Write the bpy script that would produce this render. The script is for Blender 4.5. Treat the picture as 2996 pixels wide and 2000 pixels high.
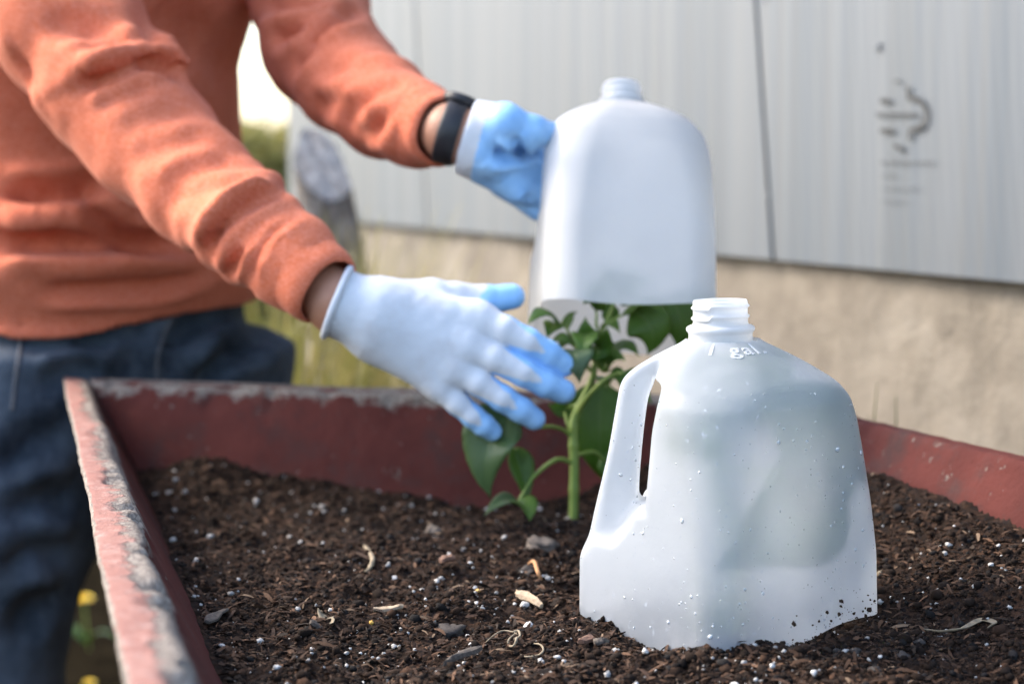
import bpy, bmesh, math, random
import numpy as np
from mathutils import Vector, Matrix
from mathutils.bvhtree import BVHTree

R = math.radians
rng = np.random.default_rng(7)
random.seed(7)
for o in list(bpy.data.objects):
    bpy.data.objects.remove(o)
sc = bpy.context.scene
col = sc.collection

# ------------------------------------------------------------------ camera
FPX, CX, CY = 5600.0, 1498.0, 1000.0          # focal length in photo pixels
PITCH = math.atan(526.0 / FPX)
CAMZ = 1.0
cam_d = bpy.data.cameras.new('camera')
cam = bpy.data.objects.new('camera', cam_d)
col.objects.link(cam)
cam.location = (0, 0, CAMZ)
cam.rotation_euler = (math.pi / 2 - PITCH, 0, 0)
cam_d.sensor_width = 36.0
cam_d.lens = FPX / 2996.0 * 36.0
cam_d.clip_start = 0.02
cam_d.clip_end = 600
cam_d.dof.use_dof = True
cam_d.dof.focus_distance = 1.215
cam_d.dof.aperture_fstop = 5.4
cam_d.dof.aperture_blades = 0
sc.camera = cam

# ------------------------------------------------------------------ light
SUN_DIR = Vector((-0.78, 0.30, 0.72)).normalized()
w = bpy.data.worlds.new('World')
sc.world = w
w.use_nodes = True
wn = w.node_tree
bgn = wn.nodes['Background']
sky = wn.nodes.new('ShaderNodeTexSky')
sky.sky_type = 'NISHITA'
sky.sun_disc = False
sky.sun_elevation = math.asin(SUN_DIR.z)
sky.sun_rotation = math.atan2(SUN_DIR.x, SUN_DIR.y)
sky.air_density = 1.0
sky.dust_density = 2.4
sky.ozone_density = 0.3
wn.links.new(sky.outputs[0], bgn.inputs[0])
bgn.inputs[1].default_value = 0.15
sd = bpy.data.lights.new('sun', 'SUN')
sun = bpy.data.objects.new('sun', sd)
col.objects.link(sun)
sd.energy = 1.25
sd.angle = R(24)
sd.color = (1.0, 0.90, 0.76)
sun.rotation_euler = SUN_DIR.to_track_quat('Z', 'Y').to_euler()
sc.view_settings.view_transform = 'Standard'
sc.view_settings.look = 'None'
sc.view_settings.gamma = 1
sc.view_settings.exposure = 2.18
sc.view_settings.use_curve_mapping = False
sc.render.engine = 'CYCLES'
sc.cycles.use_denoising = True
sc.cycles.max_bounces = 10
sc.cycles.transparent_max_bounces = 12
sc.cycles.caustics_reflective = False

# ------------------------------------------------------------------ helpers
cp, sp = math.cos(PITCH), math.sin(PITCH)


def ray(px, py):
    a, b = (px - CX) / FPX, (CY - py) / FPX
    return np.array([a, cp + b * sp, -sp + b * cp])


def at(px, py, Y):
    d = ray(px, py)
    return np.array([0, 0, CAMZ]) + d * (Y / d[1])


def on_z(px, py, z):
    d = ray(px, py)
    return np.array([0, 0, CAMZ]) + d * ((z - CAMZ) / d[2])


def on_plane(px, py, p0, n):
    d = ray(px, py)
    o = np.array([0, 0, CAMZ])
    return o + d * (np.dot(p0 - o, n) / np.dot(d, n))


def tag(o, label=None, cat=None, group=None, kind=None):
    if label: o['label'] = label
    if cat: o['category'] = cat
    if group: o['group'] = group
    if kind: o['kind'] = kind
    return o


def empty(name, loc, label=None, cat=None, group=None):
    o = bpy.data.objects.new(name, None)
    o.empty_display_size = 0.05
    o.location = loc
    col.objects.link(o)
    return tag(o, label, cat, group)


def attach(o, parent):
    if parent is not None:
        o.parent = parent
        o.matrix_parent_inverse = Matrix.Translation(parent.location).inverted() if parent.type == 'EMPTY' and parent.rotation_euler == Vector((0, 0, 0)).to_track_quat('Z', 'Y').to_euler() else parent.matrix_basis.inverted()


def mesh(name, verts, faces, mat=None, parent=None, smooth=True, local=False):
    """verts are world coordinates unless local is set"""
    me = bpy.data.meshes.new(name)
    verts = np.asarray(verts, dtype=np.float32).reshape(-1, 3)
    if isinstance(faces, np.ndarray):
        k = faces.shape[1]
        n = faces.shape[0]
        me.vertices.add(len(verts))
        me.vertices.foreach_set('co', verts.ravel())
        me.loops.add(n * k)
        me.loops.foreach_set('vertex_index', faces.astype(np.int32).ravel())
        me.polygons.add(n)
        me.polygons.foreach_set('loop_start', np.arange(0, n * k, k, dtype=np.int32))
        me.polygons.foreach_set('loop_total', np.full(n, k, dtype=np.int32))
        me.update(calc_edges=True)
    else:
        me.from_pydata([tuple(map(float, v)) for v in verts], [], [tuple(map(int, f)) for f in faces])
        me.update()
    me.validate()
    if smooth:
        me.polygons.foreach_set('use_smooth', np.ones(len(me.polygons), dtype=bool))
    if mat: me.materials.append(mat)
    o = bpy.data.objects.new(name, me)
    col.objects.link(o)
    if parent is not None:
        o.parent = parent
        if not local:
            o.matrix_parent_inverse = parent.matrix_basis.inverted()
    return o


def set_attr(o, name, vals):
    a = o.data.attributes.new(name, 'FLOAT', 'POINT')
    a.data.foreach_set('value', np.asarray(vals, dtype=np.float32))


def set_col(o, name, vals):
    a = o.data.attributes.new(name, 'FLOAT_COLOR', 'POINT')
    v = np.ones((len(vals), 4), dtype=np.float32)
    v[:, :3] = vals
    a.data.foreach_set('color', v.ravel())


# --- value noise in numpy
_lat = rng.random((64, 64, 64)).astype(np.float32)


def noise3(P, scale, seed=0):
    q = np.asarray(P, dtype=np.float32) * scale + 17.3 * (seed + 1) + 500.0
    i = np.floor(q).astype(np.int64)
    f = q - i
    f = f * f * (3 - 2 * f)
    i0, i1 = i % 64, (i + 1) % 64
    x0, y0, z0 = i0[..., 0], i0[..., 1], i0[..., 2]
    x1, y1, z1 = i1[..., 0], i1[..., 1], i1[..., 2]
    fx, fy, fz = f[..., 0], f[..., 1], f[..., 2]
    c = lambda a, b, t: a + (b - a) * t
    return c(c(c(_lat[x0, y0, z0], _lat[x1, y0, z0], fx), c(_lat[x0, y1, z0], _lat[x1, y1, z0], fx), fy),
             c(c(_lat[x0, y0, z1], _lat[x1, y0, z1], fx), c(_lat[x0, y1, z1], _lat[x1, y1, z1], fx), fy), fz) - 0.5


def sstep(a, b, x):
    t = np.clip((x - a) / (b - a), 0, 1)
    return t * t * (3 - 2 * t)


# --- signed distance tools
def smin(a, b, k):
    h = np.clip(0.5 + 0.5 * (b - a) / k, 0, 1)
    return b + (a - b) * h - k * h * (1 - h)


def smax(a, b, k):
    return -smin(-a, -b, k)


def cone(P, a, b, r1, r2):
    a = np.asarray(a, dtype=np.float32); b = np.asarray(b, dtype=np.float32)
    ab = b - a
    t = np.clip(((P - a) @ ab) / float(ab @ ab), 0, 1)
    d = P - a - t[..., None] * ab
    return np.sqrt((d * d).sum(-1)) - (r1 + (r2 - r1) * t)


def chain(P, pts, rad, k=0.006):
    d = None
    for i in range(len(pts) - 1):
        c = cone(P, pts[i], pts[i + 1], rad[i], rad[i + 1])
        d = c if d is None else smin(d, c, k)
    return d


def sdf_mesh(fn, lo, hi, h, B=8, near=1.5, newton=1):
    lo = np.asarray(lo, dtype=np.float32); hi = np.asarray(hi, dtype=np.float32)
    nb = np.ceil((hi - lo) / (h * B)).astype(int)
    g = np.stack(np.meshgrid(*[np.arange(n) for n in nb], indexing='ij'), -1)
    cen = lo + (g + 0.5) * (B * h) - 0.5 * h
    dc = fn(cen.reshape(-1, 3).astype(np.float32)).reshape(nb)
    F = np.repeat(np.repeat(np.repeat(dc, B, 0), B, 1), B, 2).astype(np.float32)
    blocks = np.argwhere(np.abs(dc) < B * h * near)
    loc = np.stack(np.meshgrid(*[np.arange(B)] * 3, indexing='ij'), -1).reshape(-1, 3)
    for s in range(0, len(blocks), 1500):
        idx = (blocks[s:s + 1500, None, :] * B + loc[None]).reshape(-1, 3)
        F[idx[:, 0], idx[:, 1], idx[:, 2]] = fn((lo + idx * h).astype(np.float32))
    S = F < 0
    cnt = np.zeros(np.array(S.shape) - 1, dtype=np.int8)
    for dx in (0, 1):
        for dy in (0, 1):
            for dz in (0, 1):
                cnt += S[dx:S.shape[0] - 1 + dx, dy:S.shape[1] - 1 + dy, dz:S.shape[2] - 1 + dz]
    act = np.argwhere((cnt > 0) & (cnt < 8))
    vid = np.full(cnt.shape, -1, dtype=np.int64)
    vid[act[:, 0], act[:, 1], act[:, 2]] = np.arange(len(act))
    acc = np.zeros((len(act), 3)); num = np.zeros(len(act))
    cor = [(i, j, k) for i in (0, 1) for j in (0, 1) for k in (0, 1)]
    for ca in cor:
        for ax in range(3):
            if ca[ax] == 1: continue
            cb = list(ca); cb[ax] = 1
            A = act + np.array(ca); Bq = act + np.array(cb)
            fa = F[A[:, 0], A[:, 1], A[:, 2]]; fb = F[Bq[:, 0], Bq[:, 1], Bq[:, 2]]
            m = (fa < 0) != (fb < 0)
            t = fa[m] / (fa[m] - fb[m])
            p = np.tile(np.array(ca, dtype=float), (m.sum(), 1)); p[:, ax] = t
            acc[m] += p; num[m] += 1
    V = lo + (act + acc / num[:, None]) * h
    quads = []
    for ax in range(3):
        u, v = (ax + 1) % 3, (ax + 2) % 3
        sa = [slice(None)] * 3; sb = [slice(None)] * 3
        sa[ax] = slice(0, -1); sb[ax] = slice(1, None)
        e = np.argwhere(S[tuple(sa)] != S[tuple(sb)])
        ok = (e[:, u] >= 1) & (e[:, v] >= 1) & (e[:, u] < cnt.shape[u]) & (e[:, v] < cnt.shape[v]) & (e[:, ax] < cnt.shape[ax])
        e = e[ok]
        if not len(e): continue
        q = []
        for du, dv in ((-1, -1), (0, -1), (0, 0), (-1, 0)):
            c = e.copy(); c[:, u] += du; c[:, v] += dv
            q.append(vid[c[:, 0], c[:, 1], c[:, 2]])
        q = np.stack(q, 1)
        flip = ~S[e[:, 0], e[:, 1], e[:, 2]]
        q[flip] = q[flip][:, ::-1]
        quads.append(q)
    Q = np.concatenate(quads)
    Q = Q[(Q >= 0).all(1)]
    V = V.astype(np.float32)
    e = h * 0.25
    for _ in range(newton):
        d = fn(V)
        G = np.stack([(fn(V + np.eye(3, dtype=np.float32)[i] * e) - fn(V - np.eye(3, dtype=np.float32)[i] * e)) / (2 * e) for i in range(3)], 1)
        st = (d / np.maximum((G * G).sum(1), 0.05))[:, None] * G
        ln = np.linalg.norm(st, axis=1, keepdims=True)
        V = V - st * np.minimum(1, h / np.maximum(ln, 1e-9))
    return V, Q


def vnormals(V, Q):
    n = np.cross(V[Q[:, 1]] - V[Q[:, 0]], V[Q[:, 2]] - V[Q[:, 0]])
    N = np.zeros_like(V)
    for k in range(Q.shape[1]):
        np.add.at(N, Q[:, k], n)
    return N / np.maximum(np.linalg.norm(N, axis=1, keepdims=True), 1e-12)


def smooth_verts(V, Q, it=1, lam=0.5):
    E = np.concatenate([Q[:, [i, (i + 1) % Q.shape[1]]] for i in range(Q.shape[1])])
    for _ in range(it):
        A = np.zeros_like(V); n = np.zeros(len(V))
        np.add.at(A, E[:, 0], V[E[:, 1]]); np.add.at(A, E[:, 1], V[E[:, 0]])
        np.add.at(n, E[:, 0], 1); np.add.at(n, E[:, 1], 1)
        V = V + lam * (A / np.maximum(n, 1)[:, None] - V)
    return V


def seg_dist(P, pts):
    best = np.full(len(P), 1e9); par = np.zeros(len(P))
    n = len(pts) - 1
    for i in range(n):
        a, b = pts[i], pts[i + 1]
        ab = b - a
        t = np.clip(((P - a) @ ab) / max(float(ab @ ab), 1e-12), 0, 1)
        d = np.linalg.norm(P - a - t[:, None] * ab, axis=1)
        m = d < best
        best[m] = d[m]; par[m] = (i + t[m]) / n
    return best, par


def cast_lines(V, Q, lines, origin=(0, 0, CAMZ)):
    """drop guide polylines on a garment's surface, seen from a viewpoint in front of it"""
    bvh = BVHTree.FromPolygons([tuple(v) for v in V.tolist()], Q.tolist())
    out = []
    o = Vector(origin)
    for ln in lines:
        pts = []
        for (x, y), (x2, y2) in zip(ln[:-1], ln[1:]):
            for t in np.linspace(0, 1, 6)[:-1]:
                d = Vector(ray(x + (x2 - x) * t, y + (y2 - y) * t)).normalized()
                hit = bvh.ray_cast(o, d)
                if hit[0]: pts.append(np.array(hit[0]))
        d = Vector(ray(*ln[-1])).normalized()
        hit = bvh.ray_cast(o, d)
        if hit[0]: pts.append(np.array(hit[0]))
        if pts:
            dist = np.array([np.linalg.norm(p - np.array(origin)) for p in pts])
            ref = np.median(dist)
            pts = [p for p, q in zip(pts, dist) if abs(q - ref) < 0.07]
        out.append(pts)
    return out


def creases(V, Q, spec):
    """spec: (pixel polyline, half width m, depth m, +1 groove / -1 ridge)"""
    N = vnormals(V, Q)
    pls = cast_lines(V, Q, [s[0] for s in spec])
    D = np.zeros(len(V))
    for pts, (_, wd, dp) in zip(pls, spec):
        if len(pts) < 2: continue
        lo, hi = np.min(pts, 0) - 4 * wd, np.max(pts, 0) + 4 * wd
        m = np.all((V > lo) & (V < hi), 1)
        d, t = seg_dist(V[m], pts)
        fade = np.clip(np.minimum(t, 1 - t) * 5 + 0.15, 0, 1)
        dp = dp * 1.45
        D[m] += -dp * np.exp(-(d / wd) ** 2) * fade + 0.45 * dp * np.exp(-((d - 2.1 * wd) / (0.9 * wd)) ** 2) * fade
    return V + N * D[:, None].astype(np.float32)


def tube(pts, rad, seg=8, cap=True):
    pts = np.asarray(pts, dtype=float); n = len(pts)
    rad = np.full(n, rad) if np.isscalar(rad) else np.asarray(rad, dtype=float)
    V = []; F = []
    T = np.gradient(pts, axis=0)
    T /= np.linalg.norm(T, axis=1, keepdims=True)
    ref = np.array([0.31, 0.2, 0.93])
    if abs(T[0] @ ref) > 0.9: ref = np.array([1.0, 0.1, 0])
    nrm = np.cross(T[0], ref); nrm /= np.linalg.norm(nrm)
    for i in range(n):
        nrm = nrm - T[i] * (nrm @ T[i]); nrm /= np.linalg.norm(nrm)
        b = np.cross(T[i], nrm)
        for s in range(seg):
            a = 2 * math.pi * s / seg
            V.append(pts[i] + rad[i] * (math.cos(a) * nrm + math.sin(a) * b))
    for i in range(n - 1):
        for s in range(seg):
            s2 = (s + 1) % seg
            F.append((i * seg + s, i * seg + s2, (i + 1) * seg + s2, (i + 1) * seg + s))
    if cap:
        F.append(tuple(range(seg))[::-1]); F.append(tuple((n - 1) * seg + s for s in range(seg)))
    return V, F


def bez(pts, n=14):
    """smooth curve through points (Catmull-Rom)"""
    p = [np.asarray(q, dtype=float) for q in pts]
    p = [2 * p[0] - p[1]] + p + [2 * p[-1] - p[-2]]
    out = []
    m = len(p) - 3
    per = max(2, n // m)
    for i in range(m):
        for t in np.linspace(0, 1, per, endpoint=False):
            a, b, c, d = p[i:i + 4]
            out.append(0.5 * ((2 * b) + (-a + c) * t + (2 * a - 5 * b + 4 * c - d) * t * t + (-a + 3 * b - 3 * c + d) * t ** 3))
    out.append(p[-2])
    return np.array(out)


# --- materials
class NT:
    def __init__(s, name):
        s.m = bpy.data.materials.new(name); s.m.use_nodes = True
        s.t = s.m.node_tree; s.t.nodes.clear()
        s.out = s.n('ShaderNodeOutputMaterial')

    def n(s, typ, **kw):
        nd = s.t.nodes.new(typ)
        for k, v in kw.items():
            if k.startswith('i_'):
                nd.inputs[k[2:].replace('_', ' ')].default_value = v
            else:
                setattr(nd, k, v)
        return nd

    def l(s, a, b):
        s.t.links.new(a, b)

    def val(s, sock, v):
        if hasattr(v, 'links') or isinstance(v, bpy.types.NodeSocket): s.l(v, sock)
        else: sock.default_value = v

    def coord(s, which='Object'):
        return s.n('ShaderNodeTexCoord').outputs[which]

    def mapping(s, vec, scale=(1, 1, 1), rot=(0, 0, 0)):
        m = s.n('ShaderNodeMapping')
        m.inputs['Scale'].default_value = scale; m.inputs['Rotation'].default_value = rot
        s.l(vec, m.inputs['Vector'])
        return m.outputs[0]

    def noise(s, vec, scale, detail=4, rough=0.55, dist=0.0):
        nd = s.n('ShaderNodeTexNoise')
        nd.inputs['Scale'].default_value = scale; nd.inputs['Detail'].default_value = detail
        nd.inputs['Roughness'].default_value = rough; nd.inputs['Distortion'].default_value = dist
        s.l(vec, nd.inputs['Vector'])
        return nd.outputs['Fac']

    def vor(s, vec, scale, feature='F1', out='Distance'):
        nd = s.n('ShaderNodeTexVoronoi', feature=feature)
        nd.inputs['Scale'].default_value = scale
        s.l(vec, nd.inputs['Vector'])
        return nd.outputs[out]

    def attr(s, name, out='Fac'):
        return s.n('ShaderNodeAttribute', attribute_name=name).outputs[out]

    def ramp(s, fac, stops, interp='LINEAR'):
        nd = s.n('ShaderNodeValToRGB'); cr = nd.color_ramp; cr.interpolation = interp
        while len(cr.elements) > 1: cr.elements.remove(cr.elements[-1])
        for i, (p, c) in enumerate(stops):
            e = cr.elements[0] if i == 0 else cr.elements.new(p)
            e.position = p
            c = (c, c, c) if np.isscalar(c) else c
            e.color = (*c[:3], 1)
        s.l(fac, nd.inputs[0])
        return nd.outputs[0]

    def mix(s, fac, a, b, blend='MIX'):
        nd = s.n('ShaderNodeMix', data_type='RGBA', blend_type=blend)
        for sk, v in ((nd.inputs[0], fac), (nd.inputs[6], a), (nd.inputs[7], b)):
            if isinstance(v, bpy.types.NodeSocket): s.l(v, sk)
            elif np.isscalar(v): sk.default_value = v
            else: sk.default_value = (*v[:3], 1)
        return nd.outputs[2]

    def math(s, op, a, b=0.5, c=None, clamp=False):
        nd = s.n('ShaderNodeMath', operation=op, use_clamp=clamp)
        for i, v in enumerate((a, b) if c is None else (a, b, c)):
            if isinstance(v, bpy.types.NodeSocket): s.l(v, nd.inputs[i])
            else: nd.inputs[i].default_value = v
        return nd.outputs[0]

    def bump(s, h, strength=0.3, dist=0.002, normal=None):
        nd = s.n('ShaderNodeBump')
        nd.inputs['Strength'].default_value = strength; nd.inputs['Distance'].default_value = dist
        s.l(h, nd.inputs['Height'])
        if normal is not None: s.l(normal, nd.inputs['Normal'])
        return nd.outputs[0]

    def bsdf(s, color, rough=0.6, normal=None, **kw):
        b = s.n('ShaderNodeBsdfPrincipled')
        for k, v in (('Base Color', color), ('Roughness', rough)):
            if isinstance(v, bpy.types.NodeSocket): s.l(v, b.inputs[k])
            elif np.isscalar(v): b.inputs[k].default_value = v
            else: b.inputs[k].default_value = (*v[:3], 1)
        if normal is not None: s.l(normal, b.inputs['Normal'])
        for k, v in kw.items():
            b.inputs[k.replace('_', ' ')].default_value = v
        return b

    def done(s, shader):
        s.l(shader.outputs[0] if hasattr(shader, 'outputs') else shader, s.out.inputs[0])
        return s.m


def m_simple(name, c1, c2, scale=40, rough=0.6, bump=0.2, bscale=300, bdist=0.001, **kw):
    t = NT(name); v = t.coord()
    c = t.mix(t.ramp(t.noise(v, scale, 5), [(0.3, 0), (0.7, 1)]), c1, c2)
    return t.done(t.bsdf(c, rough, t.bump(t.noise(v, bscale, 4), bump, bdist), **kw))


def m_cloth(name, c1, c2, fine, sheen=0.3, fade=None):
    t = NT(name); v = t.coord()
    big = t.ramp(t.noise(v, 14, 6, 0.65), [(0.3, 0), (0.7, 1)])
    heather = t.noise(t.mapping(v, (1, 1, 2.2)), fine * 0.35, 3, 0.7)
    c = t.mix(big, c1, c2)
    c = t.mix(t.ramp(heather, [(0.35, 0), (0.65, 1)]), t.mix(0.14, c, (0, 0, 0)), t.mix(0.10, c, (1, 0.9, 0.85)))
    if fade is not None:
        c = t.mix(t.ramp(t.noise(v, 30, 5, 0.7), [(0.45, 0), (0.75, 1)]), c, fade)
    weave = t.noise(v, fine, 2, 0.6)
    med = t.noise(v, 55, 3)
    nb = t.bump(weave, 0.5, 0.0008, t.bump(med, 0.35, 0.004))
    b = t.bsdf(c, 0.92, nb)
    b.inputs['Sheen Weight'].default_value = sheen
    b.inputs['Sheen Roughness'].default_value = 0.45
    b.inputs['Sheen Tint'].default_value = (1, 0.85, 0.75, 1)
    b.inputs['Specular IOR Level'].default_value = 0.15
    return t.done(b)


# ================================================================== setting
# ground sheet
def m_ground():
    t = NT('lawn'); v = t.coord()
    a = t.noise(v, 0.9, 6, 0.65); b = t.noise(v, 7, 5, 0.7)
    c = t.mix(t.ramp(a, [(0.35, 0), (0.65, 1)]), (0.085, 0.105, 0.022), (0.20, 0.17, 0.065))
    c = t.mix(t.ramp(b, [(0.4, 0), (0.7, 1)]), c, (0.11, 0.125, 0.03))
    sx = t.n('ShaderNodeSeparateXYZ'); t.l(v, sx.inputs[0])
    edge = t.math('ADD', sx.outputs[1], t.math('MULTIPLY', t.noise(v, 1.3, 5, 0.6), 2.0))
    near_ground = t.mix(t.ramp(b, [(0.35, 0), (0.65, 1)]), (0.006, 0.005, 0.0035), (0.015, 0.012, 0.0075))
    c = t.mix(t.ramp(t.math('MULTIPLY', edge, 0.1), [(0.62, 0), (0.70, 1)]), near_ground, c)  # ground nearly black close by, lawn colours farther out
    return t.done(t.bsdf(c, 1.0, t.bump(t.noise(v, 60, 4), 0.8, 0.02), Specular_IOR_Level=0.0))


xs = np.concatenate([-np.geomspace(300, 4, 14), np.linspace(-3, 3, 25), np.geomspace(4, 300, 14)])
ys = np.concatenate([-np.geomspace(300, 4, 12), np.linspace(-3, 9, 41), np.geomspace(10, 500, 20)])
gx, gy = np.meshgrid(xs, ys, indexing='ij')
P = np.stack([gx, gy, np.zeros_like(gx)], -1)
far = np.clip((np.abs(gx) + np.abs(gy)) / 8 - 0.3, 0, 1)
P[..., 2] = noise3(P, 1.3) * 0.05 + noise3(P, 0.2, 3) * 0.3 * far
nx, ny = gx.shape
ii, jj = np.meshgrid(np.arange(nx - 1), np.arange(ny - 1), indexing='ij')
k = (ii * ny + jj).ravel()
GROUND = mesh('ground', P.reshape(-1, 3), np.stack([k, k + ny, k + ny + 1, k + 1], 1), m_ground())
tag(GROUND, kind='structure')


def leafy_mat(name, c1, c2, rough=0.6, trans=0.35):
    t = NT(name); v = t.coord()
    c = t.mix(t.ramp(t.noise(v, 9, 3), [(0.35, 0), (0.65, 1)]), c1, c2)
    r = t.n('ShaderNodeMixShader'); r.inputs[0].default_value = trans
    tr = t.n('ShaderNodeBsdfTranslucent'); t.l(c, tr.inputs[0])
    t.l(t.bsdf(c, rough).outputs[0], r.inputs[1]); t.l(tr.outputs[0], r.inputs[2])
    return t.done(r)


M_GRASS = leafy_mat('grass_blades', (0.10, 0.13, 0.022), (0.26, 0.23, 0.085))
M_BUSH = leafy_mat('bush_leaves', (0.20, 0.185, 0.05), (0.30, 0.26, 0.08))


def blades(pos, h, wd, lean=0.5):
    """curved grass blades, 2 quads each"""
    n = len(pos)
    a = rng.uniform(0, 2 * np.pi, n)
    h = h * rng.uniform(0.5, 1.2, n); ln = rng.uniform(0.1, lean, n) * h
    dx = np.stack([np.cos(a), np.sin(a), np.zeros(n)], 1)
    sx = np.stack([-np.sin(a), np.cos(a), np.zeros(n)], 1) * (wd * rng.uniform(0.6, 1.2, n))[:, None]
    up = np.array([0, 0, 1.0])
    p0 = pos; p1 = pos + dx * (ln * 0.3)[:, None] + up * (h * 0.6)[:, None]; p2 = pos + dx * ln[:, None] + up * h[:, None]
    V = np.stack([p0 - sx, p0 + sx, p1 - sx * 0.8, p1 + sx * 0.8, p2 - sx * 0.15, p2 + sx * 0.15], 1)
    b = (np.arange(n) * 6)[:, None]
    F = np.concatenate([b + np.array([0, 1, 3, 2]), b + np.array([2, 3, 5, 4])])
    return V.reshape(-1, 3), F


n = 26000
yy = 5.4 + 10 * rng.random(n) ** 1.5
xx = rng.uniform(-1, 1, n) * (0.9 + 0.38 * yy) - 0.12 * yy
pos = np.stack([xx, yy, np.zeros(n)], 1)
pos[:, 2] = noise3(pos, 1.3) * 0.05
V, F = blades(pos, 0.085, 0.0035)
tag(mesh('grass', V, F, M_GRASS, smooth=False), kind='stuff')


def bush(name, c, rx, ry, h, n, label, leaf=0.05):
    root = empty(name, (c[0], c[1], 0), label, 'bush')
    u = rng.normal(size=(n, 3)); u /= np.linalg.norm(u, axis=1, keepdims=True)
    r = rng.random(n) ** 0.4
    lump = 1 + 0.45 * noise3(u, 2.2, 5)
    Pp = np.array([c[0], c[1], h * 0.5]) + u * (r * lump)[:, None] * np.array([rx, ry, h * 0.52])
    a = rng.normal(size=(n, 3)); a /= np.linalg.norm(a, axis=1, keepdims=True)
    b = np.cross(a, rng.normal(size=(n, 3))); b /= np.linalg.norm(b, axis=1, keepdims=True)
    s = leaf * rng.uniform(0.6, 1.3, n)[:, None]
    V = np.stack([Pp - a * s, Pp - b * s * 0.45, Pp + a * s, Pp + b * s * 0.45], 1).reshape(-1, 3)
    V[:, 2] = np.maximum(V[:, 2], 0.01)
    mesh('crown', V, np.arange(4 * n).reshape(-1, 4), M_BUSH, root, smooth=False)
    tv, tf = [], []
    for i in range(5):
        a0 = rng.uniform(0, 6.28)
        e = np.array([c[0] + math.cos(a0) * rx * .5, c[1] + math.sin(a0) * ry * .5, h * .75])
        v, f = tube(bez([(c[0] + .04 * math.cos(a0), c[1] + .04 * math.sin(a0), 0), (np.array([c[0], c[1], h * .35]) + (e - [c[0], c[1], 0]) * [.3, .3, 0]), e], 6), [.03, .028, .025, .02, .016, .012, .008][:7], 5)
        off = len(tv); tv += v; tf += [tuple(q + off for q in g) for g in f]
    mesh('stem', tv, tf, M_BARK, root)


def m_bark():
    t = NT('bark'); v = t.coord()
    s = t.noise(t.mapping(v, (1, 1, 0.25)), 60, 6, 0.7)
    c = t.ramp(s, [(0.3, (0.06, 0.053, 0.048)), (0.5, (0.21, 0.185, 0.16)), (0.7, (0.42, 0.385, 0.35))])
    return t.done(t.bsdf(c, 0.95, t.bump(s, 0.9, 0.01)))


M_BARK = m_bark()
bush('bush', (-1.62, 12.0), 0.75, 0.6, 1.28, 9000, 'olive green bush far across the lawn beyond the end of the house wall')
bush('bush', (-4.4, 14.0), 1.3, 0.9, 1.5, 7000, 'wide dark green bush standing far off behind the person')
bush('bush', (-8.5, 15.0), 1.6, 1.0, 1.35, 5000, 'far low bush at the left end of the lawn')

# ------------------------------------------------------------------ house wall
WD = np.array([-0.40, 0.917, 0.0]); WD /= np.linalg.norm(WD)      # along the wall, going away
WN = np.array([-WD[1], WD[0], 0.0])                                # outward normal (towards the bed)
WN = WN if WN[0] < 0 else -WN
WP = np.array([0.293, 1.60, 0.0]) - WN * 0.37                       # point on the panel face plane


def on_wall(px, py, off=0.0):
    return on_plane(px, py, WP + WN * off, WN)


def wl(p):      # wall coordinates: s along, z
    return float(np.dot(p - WP, WD)), float(p[2])


def wp(s, z, off=0.0):
    return WP + WD * s + WN * off + np.array([0, 0, z])


b1, b2 = wl(on_wall(1075, 652)), wl(on_wall(2980, 826))


def zb(s):      # lower edge of the panels
    return b1[1] + (b2[1] - b1[1]) * (s - b1[0]) / (b2[0] - b1[0])


seam_lo, seam_hi = wl(on_wall(2262, 760)), wl(on_wall(2212, 0))
S_END = wl(on_wall(842, 300))[0]


def seam_s(z):
    return seam_lo[0] + (seam_hi[0] - seam_lo[0]) * (z - seam_lo[1]) / (seam_hi[1] - seam_lo[1])


def m_panel():
    t = NT('grey_wall_panel'); v = t.coord('UV')
    st = t.noise(t.mapping(v, (60, 0.7, 1)), 1.0, 4, 0.65)
    st2 = t.noise(t.mapping(v, (22, 0.25, 1)), 1.0, 3, 0.6)
    bl = t.noise(v, 3.5, 5, 0.6)
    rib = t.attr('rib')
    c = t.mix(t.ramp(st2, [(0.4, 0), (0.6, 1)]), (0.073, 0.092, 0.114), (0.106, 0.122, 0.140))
    c = t.mix(t.math('MULTIPLY', t.ramp(st, [(0.45, 0), (0.56, 1)]), rib), c, (0.046, 0.072, 0.112))  # real streaks, thickened rightward to put the wall's light gradient into colour
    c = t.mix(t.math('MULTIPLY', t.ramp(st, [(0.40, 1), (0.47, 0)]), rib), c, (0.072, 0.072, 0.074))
    c = t.mix(t.ramp(bl, [(0.5, 0), (0.8, 0.35)]), c, (0.086, 0.094, 0.102))
    return t.done(t.bsdf(c, 0.5, t.bump(st, 0.15, 0.002)))


M_PANEL = m_panel()


def m_found():
    t = NT('foundation_concrete'); v = t.coord()
    a = t.noise(v, 6, 6, 0.65); b = t.noise(v, 45, 5, 0.7)
    c = t.ramp(a, [(0.3, (0.115, 0.098, 0.078)), (0.5, (0.175, 0.152, 0.122)), (0.7, (0.225, 0.20, 0.165))])
    c = t.mix(t.ramp(b, [(0.55, 0), (0.75, 0.6)]), c, (0.13, 0.115, 0.095))
    return t.done(t.bsdf(c, 0.95, t.bump(b, 0.6, 0.006)))


M_FOUND = m_found()
M_DARKGAP = m_simple('dark_backing', (0.09, 0.105, 0.12), (0.15, 0.165, 0.18), 30, 0.9)
M_INK = m_simple('stamp_ink', (0.018, 0.020, 0.022), (0.045, 0.048, 0.05), 90, 0.8, 0.0)

house = empty('house', tuple(wp(0.8, 0)), 'pale grey panelled house wall on a tan concrete foundation behind the planter', 'house')
ZT = 2.5
TH = 0.014


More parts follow.
